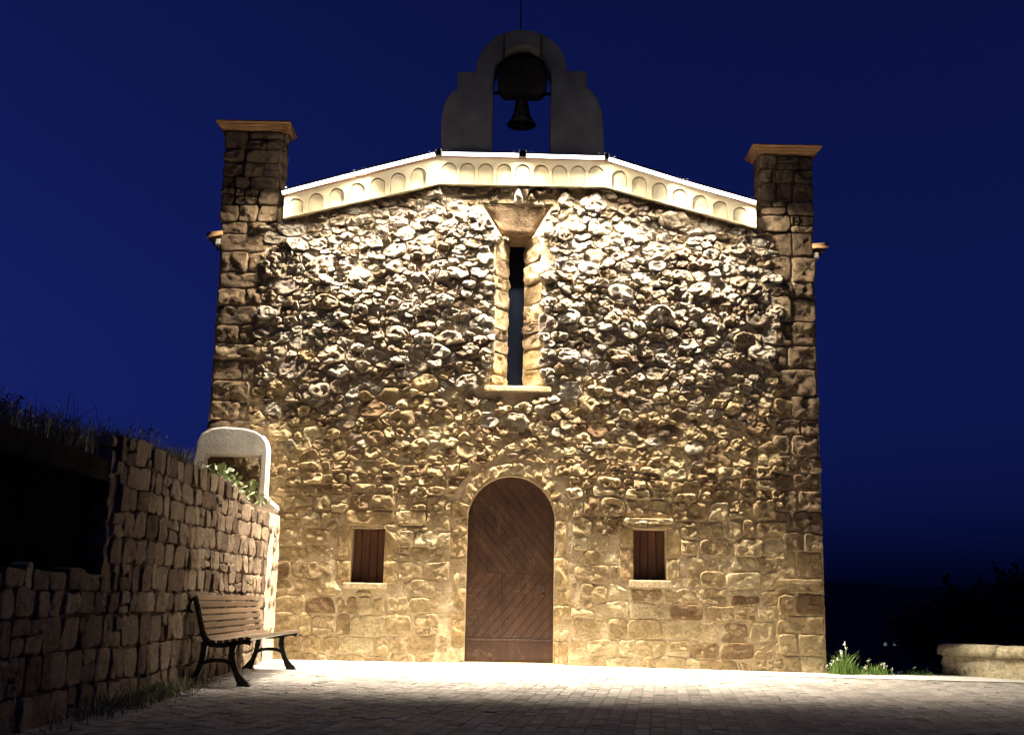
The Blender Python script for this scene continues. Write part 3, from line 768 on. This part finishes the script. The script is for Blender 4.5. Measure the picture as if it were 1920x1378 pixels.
mb = MB(); mb.tube([(.07, .92, 7.9), (.07, .92, 7.62)], .012, 6); mb.tube([(.07, .92, 7.64), (.07, .92, 7.60), (.07, .92, 7.555)], [.02, .036, .012], 8); mb.build('clapper', M['iron'], bell)
for sx in (-.06, .06):
    mb = MB(); mb.box((.07+sx-.012, .778, 8.0), (.07+sx+.012, .798, 8.5)); mb.build('iron_strap', M['iron'], bell)

# ================================================================== light bars
YB = -.31
bars = [((-3.101, 6.073), (-2.092, 6.371), 'lowest glowing light bar at the left end of the roof edge'),
        ((-2.077, 6.377), (-1.089, 6.657), 'glowing light bar on the upper half of the left roof slope'),
        ((-0.988, 6.665), (0.035, 6.663), 'level glowing light bar under the left half of the bell gable'),
        ((0.140, 6.660), (1.184, 6.650), 'level glowing light bar under the right half of the bell gable'),
        ((1.244, 6.635), (2.212, 6.339), 'glowing light bar on the upper half of the right roof slope'),
        ((2.228, 6.333), (3.201, 6.063), 'lowest glowing light bar at the right end of the roof edge')]
for (a, b, label) in bars:
    A = Vector((a[0], YB, a[1])); B = Vector((b[0], YB, b[1])); d = (B-A); L = d.length; d.normalize()
    nrm = Vector((-d.z, 0, d.x)); mid = (A+B)/2
    r_ = empty('light_bar', mid, label, 'light', 'light bars along the roof edge')
    prof = [(.032*math.cos(t), .036*math.sin(t)) for t in [math.pi+math.pi*i/10 for i in range(11)]]   # (out, up): half round below
    v = []; f = []
    for P in (A, B): v += [P+Vector((0, -q[0], 0))+nrm*(q[1]+.012) for q in prof]
    n_ = len(prof)
    for i in range(n_-1): f.append((i, i+1, n_+i+1, n_+i))
    f += [tuple(range(n_))[::-1], tuple(range(n_, 2*n_))]
    obj('tube', v, f, M['tube'], r_, True)
    v = []
    for P in (A-d*.004, B+d*.004):
        for oy, oz in ((-.040, .0125), (.040, .0125), (.040, .040), (-.040, .040)): v.append(P+Vector((0, oy, 0))+nrm*oz)
    obj('housing', v, [(0, 1, 2, 3), (7, 6, 5, 4), (0, 4, 5, 1), (1, 5, 6, 2), (2, 6, 7, 3), (3, 7, 4, 0)], M['alu'], r_)
    for t in (.06, .94):
        p = A+(B-A)*t; mb = MB(); mb.tube([p+nrm*.038, p+nrm*.07+Vector((0, .05, 0)), Vector((p.x, -.06, p.z+.125))], .011, 6); mb.build('bracket', M['iron'], r_)
    for fan, wt, sprd in ((-38, .15, LED_SPREAD), (0, .64, LED_SPREAD), (38, .15, LED_SPREAD), (0, .05, R(135))):      # wide along the bar, narrow across it
        ld = bpy.data.lights.new('bar_beam', 'AREA'); ld.shape = 'RECTANGLE'; ld.size = L*.97; ld.size_y = .04
        ld.color = LED_COL; ld.energy = LED_BEAM*L*wt; ld.spread = sprd
        lo = bpy.data.objects.new('bar_beam', ld); C.objects.link(lo); lo.parent = r_
        zax = Vector((-math.sin(R(fan))*math.cos(LED_TILT), math.sin(LED_TILT), math.cos(R(fan))*math.cos(LED_TILT))).normalized()
        yax = zax.cross(d).normalized(); xax = yax.cross(zax).normalized()
        lo.rotation_euler = Matrix((xax, yax, zax)).transposed().to_euler(); lo.location = nrm*(-.034)
# dark joint blocks between the bars
for x, z, w_ in ((-1.038, 6.665, .035), (.088, 6.67, .045), (1.215, 6.655, .028)):
    mb = MB(); mb.box((x-w_, YB-.035, z-.035), (x+w_, YB+.035, z+.06), .5, .006); mb.tube([(x, YB, z+.04), (x, -.06, z+.13)], .015, 6)
    tag(mb.build('cable_box', M['iron']), {-1: 'small dark connector box at the left bend of the light bars', 0: 'small dark connector box at the middle of the light bars', 1: 'small dark connector box at the right bend of the light bars'}[round(x)], 'connector', 'connector boxes between the light bars')

# ================================================================== left stone wall
WX = -2.95
lwall = empty('stone_wall', (WX, -5, 0), 'tall rough stone wall with an opening, running along the left of the square', 'wall')
mb = MB(); mb.box((WX-.40, -6.50, -.2), (WX-.018, -.02, 1.86)); mb.box((WX-.40, -13, -.2), (WX-.018, -6.502, .96)); mb.build('core', M['earth_mortar'], lwall)
LF = (Vector((WX, 0, 0)), Vector((0, 1, 0)), Vector((0, 0, 1)), Vector((1, 0, 0)))
rng = random.Random(23)
ls = []
def wtop(y): return 2.03-.20*smooth01((y+3.6)/2.6)
z = -.04
rows = []
while z < 2.0:
    hgt = rng.uniform(.16, .245); rows.append((z, z+hgt)); z += hgt
for za, zb in rows:
    cells = []; course_fill(-13, -.70, za, zb, rng, .11, .34, cells, .20)
    for a, b, c, d in cells:
        yc = (a+b)/2; zc = (c+d)/2
        lim = wtop(yc) if yc > -6.45 else .975
        if c > lim-.10: continue
        d = min(d, lim+rng.uniform(-.03, .04))
        if yc < -6.45 and b > -6.5: b = max(a+.1, min(b, -6.44))
        if zc > 1.02 and a < -6.5: a = -6.47
        if b-a < .09: continue
        j = lambda s=.014: rng.uniform(-s, s)
        q = [(a+j(), c+j()), ((a+b)/2, c+j()), (b+j(), c+j()), (b+j(), d+j()), ((a+b)/2, d+j(.02)), (a+j(), d+j())]
        cc = centroid(q); g = rng.uniform(.003, .010)
        q = [(cc[0]+(p[0]-cc[0])*(1-2*g/(b-a)), cc[1]+(p[1]-cc[1])*(1-2*g/max(.1, d-c))) for p in q]
        wy = lambda p: (p[0], p[1]+.035*n3(p[0]*.8, p[1]*.9, 7.7))
        q = [wy(p) for p in q]
        q = [(p[0]+rng.gauss(0, .008), p[1]+rng.gauss(0, .008)) for p in resample(q, 12)]
        ls.append(dict(pts=resample(chaikin(q, .2), 18), h=rng.uniform(.006, .034), style='block', tint=min(1, max(0, rng.gauss(.48, .24))), back=.10, rough=.9, tilt=1.4, y=yc))
lay_stones(ls, M['wallstone'], lwall, LF, 300, visible=lambda s: s['y'] > -8.3, rng=rng, stuff='hidden_stones')
# whitewashed end by the chapel
v = []; f = []
for i in range(13):
    for k in range(25):
        y = -.72+.71*i/12; z = -.05+1.87*k/24
        wob = .10*n3(z*3, 0, 5) if i == 0 else 0
        v.append((WX+.012+.016*n3(y*7, z*7, 2)+.012*n3(y*17, z*17, 4), y+wob, z))
for i in range(12):
    for k in range(24): a = i*25+k; f.append((a, a+25, a+26, a+1))
obj('whitewashed_end', v, f, M['limewash'], lwall, True)
for i in range(16):
    y, z = rng.uniform(-.6, -.12), rng.uniform(.35, 1.7)
    q = [(y-.05, z-.06), (y+.05, z-.06), (y+.05, z+.05), (y-.05, z+.05)]
    v, f = stone_geo(resample(chaikin(chaikin(q, .25), .25), 10), .035, 'block', rng, LF); obj('stone', v, f, M['wallstone'], lwall, True, rng.uniform(.5, 1), loc=v[-1])
JF = (Vector((WX, -6.50, 0)), Vector((1, 0, 0)), Vector((0, 0, 1)), Vector((0, -1, 0)))
z = 1.0
while z < 1.95:
    hgt = min(rng.uniform(.12, .25), 1.99-z)
    if hgt < .06: break
    q = [(-.15, z+.008), (.0, z+.008), (.0, z+hgt-.008), (-.15, z+hgt-.008)]
    v, f = stone_geo(resample(chaikin(chaikin(q, .14), .25), 14), rng.uniform(.01, .03), 'block', rng, JF, .06); obj('stone', v, f, M['wallstone'], lwall, True, rng.random(), loc=v[-1]); z += hgt
# the opening: black sheet set back, concrete lintel
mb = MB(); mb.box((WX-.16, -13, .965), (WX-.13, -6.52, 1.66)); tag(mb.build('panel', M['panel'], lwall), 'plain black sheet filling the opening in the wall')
mb = MB(); mb.box((WX-.38, -13, 1.64), (WX-.02, -6.515, 1.80), .5, .015); mb.build('lintel', M['concrete'], lwall)
# terrace of earth behind
ev = []; ef = []
for i in range(30):
    for k in range(11):
        y = -13+12.3*i/29; x = WX-.06-k*.55; ev.append((x if k else WX-.10, y, 1.80+.10*n3(x*.8, y*.8, 3)-(.04 if k == 0 else 0)-.02*k+(.06 if y > -6.4 else -.02)))
for i in range(29):
    for k in range(10): a = i*11+k; ef.append((a, a+1, a+12, a+11))
tag(obj('terrace', ev, ef, M['earth'], None, True), kind='structure')

# ---- plants
def blade(mb, p, h, lean, wd, rng, t):
    a = rng.uniform(0, 2*math.pi); dx, dy = math.cos(a), math.sin(a); b = rng.uniform(0, 2*math.pi); wx, wy = math.cos(b)*wd, math.sin(b)*wd
    v = []
    for k, q in enumerate((0, .4, .75, 1)):
        s = (1, .8, .5, .08)[k]; o_ = lean*q*q*h
        v += [(p[0]+dx*o_-wx*s, p[1]+dy*o_-wy*s, p[2]+h*q*(1-.25*lean*q)), (p[0]+dx*o_+wx*s, p[1]+dy*o_+wy*s, p[2]+h*q*(1-.25*lean*q))]
    mb.add(v, [(0, 1, 3, 2), (2, 3, 5, 4), (4, 5, 7, 6)], t)
def leafq(mb, p, s, rng, t, asp=.55):
    d = Vector((rng.gauss(0, 1), rng.gauss(0, 1), rng.gauss(0, .8))).normalized(); u_ = d.cross(Vector((rng.gauss(0, 1), rng.gauss(0, 1), rng.gauss(0, 1)))).normalized()
    p = Vector(p); mb.add([p, p+d*s*.45+u_*s*asp*.5, p+d*s, p+d*s*.45-u_*s*asp*.5], [(0, 1, 2, 3)], t)
rng = random.Random(77)
mb = MB()
for _ in range(9000):
    y = rng.uniform(-10.5, -1.6); x = WX-.05-abs(rng.gauss(0, .55))
    near = y < -6.4
    if near: hgt = rng.uniform(.08, .27)+.14*max(0, n3(y*1.3, x, 2)); z = 1.80
    else: hgt = rng.uniform(.06, .20)*(1.1 if y < -4 else .7)+.22*max(0, n3(y*1.1, x*.5, 5)); z = wtop(y)-.10
    if rng.random() < .02: hgt *= 1.7
    blade(mb, (x, y, z), hgt, rng.uniform(.1, .9), rng.uniform(.003, .007), rng, rng.random())
tag(tag(mb.build('grass', M['grass']), 'rough dark grass along the top of the left stone wall', 'grass'), kind='stuff')
def bush(name, c, rad, n, leaf, mat, label, cat='bush', asp=.55, stems=7, group=None):
    r_ = empty(name, (c[0], c[1], c[2]), label, cat, group); mb = MB(); ms = MB()
    clumps = [(rng.gauss(0, .5)*rad[0], rng.gauss(0, .5)*rad[1], abs(rng.gauss(.5, .28))*rad[2]) for _ in range(max(6, n//22))]
    for _ in range(n):
        k = rng.choice(clumps); s = .28
        p = (c[0]+k[0]+rng.gauss(0, s*.5)*rad[0], c[1]+k[1]+rng.gauss(0, s*.5)*rad[1], max(c[2]+.005, c[2]+k[2]+rng.gauss(0, s*.5)*rad[2]))
        leafq(mb, p, leaf*rng.uniform(.6, 1.3), rng, rng.random(), asp)
    for k in clumps[:stems]: ms.tube([(c[0], c[1], c[2]-.05), (c[0]+k[0]*.5, c[1]+k[1]*.5, c[2]+k[2]*.6), (c[0]+k[0], c[1]+k[1], c[2]+k[2])], [.008, .006, .003], 5)
    mb.build('leaves', mat, r_); ms.build('stems', M['bark'], r_); return r_
bush('shrub', (WX-.22, -2.15, 1.86), (.28, .75, .30), 420, .075, M['leaf'], 'pale leafy shrub on the wall top before the white plaster arch', 'shrub', .6)
bush('bush', (WX-.5, -7.7, 1.78), (.45, 1.3, .24), 1700, .05, M['grass'], 'low dark bush on the wall above the black panel', 'bush', .35)
bush('bush', (WX-.35, -5.0, 1.93), (.3, .9, .22), 520, .05, M['grass'], 'thin dark bush on the wall top beside the taller wall end', 'bush', .3)
bush('bush', (WX-.4, -3.9, 1.9), (.3, .45, .26), 300, .05, M['grass'], 'small dark bush on the wall top nearest the white arch', 'bush', .3)
# weeds at the foot of the left wall
mb = MB()
for _ in range(1500):
    y = rng.gauss(-5.6, .75); x = WX+.05+abs(rng.gauss(0, .11))
    if y > -3.6 or y < -8.5: continue
    blade(mb, (x, y, gz(x, y)-.01), rng.uniform(.03, .17)*(1.2-abs(x-WX-.05)*2.2), rng.uniform(.2, 1.1), rng.uniform(.003, .007), rng, rng.random()*.7)
tag(tag(mb.build('weeds', M['grass']), 'dark weeds growing along the foot of the left wall', 'weeds'), kind='stuff')
# grass clump with pale flower heads by the right corner of the chapel
def clump(c, rx, n, hmax, label, group, nf):
    r_ = empty('weed_clump', c, label, 'plant', group); mb = MB(); fm = MB()
    for _ in range(n):
        x = c[0]+rng.gauss(0, rx*.5); y = c[1]+rng.gauss(0, .10); k = max(.15, 1-abs(x-c[0])/(rx*1.5))
        blade(mb, (x, y, c[2]), hmax*rng.uniform(.35, 1)*k, rng.uniform(.1, .7), rng.uniform(.003, .006), rng, rng.random())
    for _ in range(nf):
        x = c[0]+rng.gauss(0, rx*.55); y = c[1]+rng.gauss(0, .1); h_ = hmax*rng.uniform(.7, 1.1)*max(.25, 1-abs(x-c[0])/(rx*1.6))
        mb.tube([(x, y, c[2]), (x+.01, y, c[2]+h_)], .002, 4, .5)
        for _k in range(7): leafq(fm, (x+.01+rng.gauss(0, .010), y+rng.gauss(0, .010), c[2]+h_+rng.gauss(0, .010)), .022, rng, rng.random(), .8)
    tag(mb.build('blades', M['weed'], r_), kind='stuff'); tag(fm.build('flowers', M['flower'], r_), kind='stuff')
clump((4.22, -.12, gz(4.2, 0)), .20, 420, .36, 'tall bright green weed clump against the right corner of the chapel', 'weeds right of the chapel', 12)
clump((4.62, .0, gz(4.6, 0)), .22, 260, .20, 'low green weed clump between the tall clump and the low wall', 'weeds right of the chapel', 9)
clump((5.25, .25, gz(5.2, 0)), .28, 150, .10, 'sparse short weeds in front of the dark valley edge', 'weeds right of the chapel', 5)
clump((5.86, .42, gz(5.8, 0)), .14, 120, .13, 'small weed tuft at the end of the low wall', 'weeds right of the chapel', 5)
# dead leaves on the paving
mb = MB()
for _ in range(110):
    x = rng.uniform(-2.6, 5.5); y = rng.uniform(-8.2, -.9)
    if abs(x) > .45*(y+CAM_D): continue
    s = rng.uniform(.012, .035); a = rng.uniform(0, 6.28); z = gz(x, y)+.006; ca_, sa_ = math.cos(a)*s, math.sin(a)*s
    mb.add([(x-ca_, y-sa_, z), (x+sa_*.5, y-ca_*.5, z+rng.uniform(.001, .010)), (x+ca_, y+sa_, z+.002), (x-sa_*.5, y+ca_*.5, z+rng.uniform(.001, .012))], [(0, 1, 2, 3)], rng.random())
tag(tag(mb.build('leaf_litter', M['litter']), 'scattered dead leaves and grit on the paving', 'leaves'), kind='stuff')

# ================================================================== white plaster arch beside the chapel's left corner
arch = empty('plaster_arch', (-3.5, -.15, 1.8), 'white plastered arch with square opening at the left corner of the chapel', 'arch')
outer = [(-4.161, 1.805), (-3.077, 1.805), (-2.985, 1.826), (-2.933, 1.918), (-3.098, 2.052), (-3.098, 2.648), (-3.123, 2.751), (-3.185, 2.833), (-3.288, 2.895), (-3.432, 2.925), (-3.699, 2.941), (-3.842, 2.92), (-3.966, 2.853), (-4.017, 2.751), (-4.038, 2.597)]
hole = [(-3.904, 1.929), (-3.2, 1.929), (-3.2, 2.561), (-3.904, 2.561)]
v, f = prism(outer, [hole], -.24, -.05)
bm = bmesh.new(); vs = [bm.verts.new(p) for p in v]
for q in f:
    try: bm.faces.new([vs[i] for i in q])
    except ValueError: pass
bm.normal_update()
ed = [e for e in bm.edges if len(e.link_faces) == 2 and e.calc_face_angle(0) > .9]
bmesh.ops.bevel(bm, geom=ed, offset=.022, segments=3, affect='EDGES')
bm.verts.index_update(); v = [q.co.copy() for q in bm.verts]; f = [[q.index for q in ff.verts] for ff in bm.faces]; bm.free()
obj('body', v, f, M['plaster'], arch, False)
mb = MB(); mb.box((-4.0, -.225, 1.70), (-3.12, -.06, 1.925), .5, .01); mb.build('ledge', M['plaster'], arch)

# ================================================================== bench
bench = empty('bench', (-2.6, -2.95, 0), 'slatted wooden bench with black cast iron legs against the left wall', 'bench')
BY0, BY1 = -4.15, -1.75; BX = -2.90     # BX: rear foot
def ribbon(path, wds, y, th, mb):
    n_ = len(path); L_ = []; R_ = []
    for i in range(n_):
        a = Vector(path[max(0, i-1)]); b = Vector(path[min(n_-1, i+1)]); d = (b-a).normalized(); p = Vector(path[i]); nn = Vector((-d.y, d.x))
        L_.append(p+nn*wds[i]/2); R_.append(p-nn*wds[i]/2)
    v = []
    for yy in (y-th/2, y+th/2): v += [(BX+p.x, yy, p.y) for p in L_]+[(BX+p.x, yy, p.y) for p in R_]
    f = []
    for i in range(n_-1): f += [(i, i+1, n_+i+1, n_+i), (2*n_+n_+i, 2*n_+n_+i+1, 2*n_+i+1, 2*n_+i), (i, 2*n_+i, 2*n_+i+1, i+1), (n_+i, n_+i+1, 3*n_+i+1, 3*n_+i)]
    f += [(0, n_, 3*n_, 2*n_), (n_-1, 3*n_-1, 4*n_-1, 2*n_-1)]
    mb.add(v, f)
def bez(p, n=6):
    o = []
    for i in range(len(p)-1):
        p0, p1, p2, p3 = [Vector(p[max(0, min(len(p)-1, k))]) for k in (i-1, i, i+1, i+2)]
        for k in range(n):
            t = k/n; o.append(.5*((2*p1)+(-p0+p2)*t+(2*p0-5*p1+4*p2-p3)*t*t+(-p0+3*p1-3*p2+p3)*t**3))
    return o+[Vector(p[-1])]
def lerp_w(ws, n): return [ws[min(len(ws)-2, int(i/(n-1)*(len(ws)-1)-1e-9))]*(1-((i/(n-1)*(len(ws)-1)) % 1 if i < n-1 else 1))+ws[min(len(ws)-1, int(i/(n-1)*(len(ws)-1)-1e-9)+1)]*((i/(n-1)*(len(ws)-1)) % 1 if i < n-1 else 1) for i in range(n)]
seat_curve = bez([(.03, .82), (.065, .70), (.10, .58), (.135, .47), (.19, .405), (.30, .395), (.42, .415), (.52, .43), (.57, .415)], 6)
for y in (BY0, BY1):
    fr_ = bpy.data.objects.new('leg_frame', None); C.objects.link(fr_); fr_.parent = bench; fr_.location = Vector((BX+.25, y, 0))-bench.location
    mb = MB(); low = [p+Vector((-.012, -.022)) for p in seat_curve]; ribbon(low, [.042]*len(low), y, .045, mb); mb.build('rail', M['iron'], fr_)
    mb = MB(); p = bez([(.13, .40), (.125, .28), (.085, .13), (.02, .012)]); ribbon(p, lerp_w([.06, .05, .05, .11], len(p)), y, .045, mb); ribbon([(-.04, .015), (.10, .015)], [.03, .03], y, .06, mb); mb.build('rear_leg', M['iron'], fr_)
    mb = MB(); p = bez([(.40, .40), (.39, .29), (.44, .13), (.52, .012)]); ribbon(p, lerp_w([.07, .05, .05, .10], len(p)), y, .045, mb); ribbon([(.45, .015), (.57, .015)], [.03, .03], y, .06, mb); mb.build('front_leg', M['iron'], fr_)
    mb = MB(); p = bez([(.10, .20), (.20, .235), (.33, .235), (.42, .20)]); ribbon(p, [.035]*len(p), y, .04, mb); mb.build('stretcher', M['iron'], fr_)
    mb = MB(); p = bez([(.02, .80), (-.02, .76), (-.03, .70), (.0, .66)]); ribbon(p, [.022]*len(p), y, .03, mb); mb.build('scroll', M['iron'], fr_)
# slats along the curve
Ls = [0]
for i in range(len(seat_curve)-1): Ls.append(Ls[-1]+(seat_curve[i+1]-seat_curve[i]).length)
def at_len(s):
    for i in range(len(Ls)-1):
        if Ls[i+1] >= s: break
    t = (s-Ls[i])/(Ls[i+1]-Ls[i]); p = seat_curve[i].lerp(seat_curve[i+1], t); return p, (seat_curve[i+1]-seat_curve[i]).normalized()
ns_ = 13; pitch = Ls[-1]/ns_
for k in range(ns_):
    p, d = at_len((k+.5)*pitch); nn = Vector((-d.y, d.x)); nn = nn if nn.x+nn.y > 0 else -nn
    hw, th = pitch*.5-.008, .024; pts = []
    for su, sn in ((-1, 0), (-1, .7), (-.85, 1), (.85, 1), (1, .7), (1, 0)): pts.append(p+d*hw*su+nn*th*sn)
    v = [(BX+q.x, BY0-.07, q.y) for q in pts]+[(BX+q.x, BY1+.07, q.y) for q in pts]; n_ = 6
    f = [(i, (i+1) % n_, n_+(i+1) % n_, n_+i) for i in range(n_)]+[tuple(range(n_))[::-1], tuple(range(n_, 2*n_))]
    obj('slat', v, f, M['slat'], bench, False, rng.random(), loc=(BX+p.x, (BY0+BY1)/2, p.y))

# ================================================================== low wall on the right
PA, PB = Vector((5.80, .62, 0)), Vector((8.6, -2.75, 0))
d = (PB-PA); LP = d.length; d.normalize(); nn = Vector((d.y, -d.x, 0))       # nn: toward the camera side
par = empty('low_wall', (PA+PB)/2+Vector((0, 0, -.07)), 'low pale stone wall with rounded coping at the right edge of the square', 'wall')
def par_shell(w_, z0, z1, rr, name, mat, wob):
    v = []; f = []; prof = [(-w_, z0), (-w_, z1-rr), (-w_+rr*.3, z1-rr*.3), (-w_+rr, z1), (w_-rr, z1), (w_-rr*.3, z1-rr*.3), (w_, z1-rr), (w_, z0)]
    n_ = len(prof); steps = 60
    for i in range(steps+1):
        t = i/steps; base = PA+d*(LP*t); sh = 1.0 if i else .86
        for q, z in prof:
            P = base-nn*0+nn*q*sh; P = P+nn*.0
            k = wob*n3(P.x*4, P.y*4, z*4); v.append((P.x+nn.x*k, P.y+nn.y*k, z+wob*.6*n3(P.x*3, P.y*3, 9)))
    for i in range(steps):
        for k in range(n_-1): a = i*n_+k; f.append((a, a+1, a+n_+1, a+n_))
    f += [tuple(range(n_))[::-1], tuple(steps*n_+k for k in range(n_))]
    return obj(name, v, f, mat, par, True, .6)
par_shell(.17, -.25, .225, .01, 'body', M['parapet'], .014)
LPF = (PA+nn*.165, d, Vector((0, 0, 1)), nn)
PE = (PA+nn*.165, -d, Vector((0, 0, 1)), nn)
x = .0
while x < LP-.1:
    for za, zb in ((-.10, .06), (.06, .215)):
        xx = x; wd = rng.uniform(.22, .45)
        q = [(xx+.004, za+.004), (xx+wd-.004, za+.004), (xx+wd-.004, zb-.003), (xx+.004, zb-.003)]
        v, f = stone_geo([(p[0]+rng.gauss(0, .006), p[1]+rng.gauss(0, .006)) for p in resample(chaikin(q, .12), 16)], rng.uniform(.002, .010), 'block', rng, LPF); obj('stone', v, f, M['parapet'], par, True, rng.random(), loc=v[-1])
    x += wd
EF = (PA-d*.0, nn, Vector((0, 0, 1)), -d)
for za, zb in ((-.10, .06), (.06, .215)):
    q = [(-.15, za+.008), (.15, za+.008), (.15, zb-.006), (-.15, zb-.006)]
    v, f = stone_geo(resample(chaikin(chaikin(q, .12), .25), 14), .03, 'block', rng, EF); obj('stone', v, f, M['parapet'], par, True, .8, loc=v[-1])
x = -.05
while x < LP:
    wd = rng.uniform(.75, 1.1); xe = min(x+wd, LP); mbp = MB(); prof = [(-.21, .228), (-.215, .30), (-.19, .355), (-.10, .375), (.10, .375), (.19, .355), (.215, .30), (.21, .228)]
    v = []; f = []; n_ = len(prof)
    for i in range(7):
        s = x+.004+(xe-x-.008)*i/6; k = .93 if i in (0, 6) else 1
        for q, z in prof: P = PA+d*s+nn*(q*k+.010*n3(s*4, q*6, z*5)); v.append((P.x, P.y, z-(1-k)*.1+.008*n3(s*3, q*4, 1)))
    for i in range(6):
        for j in range(n_): a = i*n_+j; b = i*n_+(j+1) % n_; f.append((a, b, b+n_, a+n_))
    f += [tuple(range(n_))[::-1], tuple(6*n_+j for j in range(n_))]
    obj('coping_stone', v, f, M['parapet'], par, True, rng.uniform(.5, 1)); x = xe

# ================================================================== far trees and lamps
def tree(c, hgt, rad, n, label, seed):
    rg = random.Random(seed); r_ = empty('tree', c, label, 'tree', 'dark trees beyond the square'); mt = MB(); ml = MB()
    c = Vector(c); th = hgt*.45
    mt.tube([c+Vector((0, 0, -.5)), c+Vector((.1, 0, th*.5)), c+Vector((-.1, .1, th)), c+Vector((0, 0, hgt*.8))], [.28, .22, .16, .04], 8)
    clumps = []
    for _ in range(26):
        a = rg.uniform(0, 6.28); q = rg.random()**.5; z = rg.uniform(.32, 1.0); k = math.sin(math.pi*min(1, max(.12, (z-.22)/.85)))**.6
        p = c+Vector((math.cos(a)*q*rad*k, math.sin(a)*q*rad*k, hgt*z)); clumps.append(p)
        mt.tube([c+Vector((0, 0, hgt*(z*.6))), (c+Vector((0, 0, hgt*z*.75))+p)/2, p], [.09, .06, .02], 5)
    for p in clumps:
        for _ in range(n//26): leafq(ml, p+Vector((rg.gauss(0, rad*.2), rg.gauss(0, rad*.2), rg.gauss(0, rad*.16))), rg.uniform(.22, .45), rg, rg.random(), .6)
    mt.build('trunk', M['bark'], r_, True); ml.build('crown', M['treeleaf'], r_)
def thz(x, y):
    dd = max(0, sdbox(x, y, -14, 6.6, -26, 10.5)); return -.10-9.0*smooth01(dd/16)-16*smooth01((dd-16)/140)-.3
for i, (x, y, top, rad, lb) in enumerate([(16.4, 28, 1.3, 2.3, 'broad dark tree standing left of the others beyond the square'),
        (19.5, 30, 1.6, 2.6, 'dark round tree in the middle of the row beyond the low wall'),
        (22.5, 29, 1.2, 2.2, 'shorter dark tree between two taller ones beyond the low wall'),
        (20.4, 22, 1.35, 2.4, 'tallest dark tree at the right edge beyond the low wall'),
        (12.2, 33, -1.0, 1.6, 'lowest dark tree, close to the corner of the chapel')]):
    z = thz(x, y); tree((x, y, z), top-z, rad, 5200, lb, 100+i)
for i, (x, y, z, lb) in enumerate([(41.9, 118, -3.55, 'left of two tiny far lamps in the dark valley'), (42.95, 118, -3.5, 'right of two tiny far lamps in the dark valley')]):
    g = thz(x, y); r_ = empty('street_lamp', (x, y, g), lb, 'lamp', 'far lamps in the valley'); mb = MB(); mb.tube([(x, y, g), (x, y, z)], [.08, .05], 6); mb.build('post', M['iron'], r_)
    mb = MB(); mb.tube([(x, y, z-.05), (x, y, z+.12), (x, y, z+.32)], [.14, .22, .08], 8); mb.build('lamp_head', M['lampglow'], r_, True)
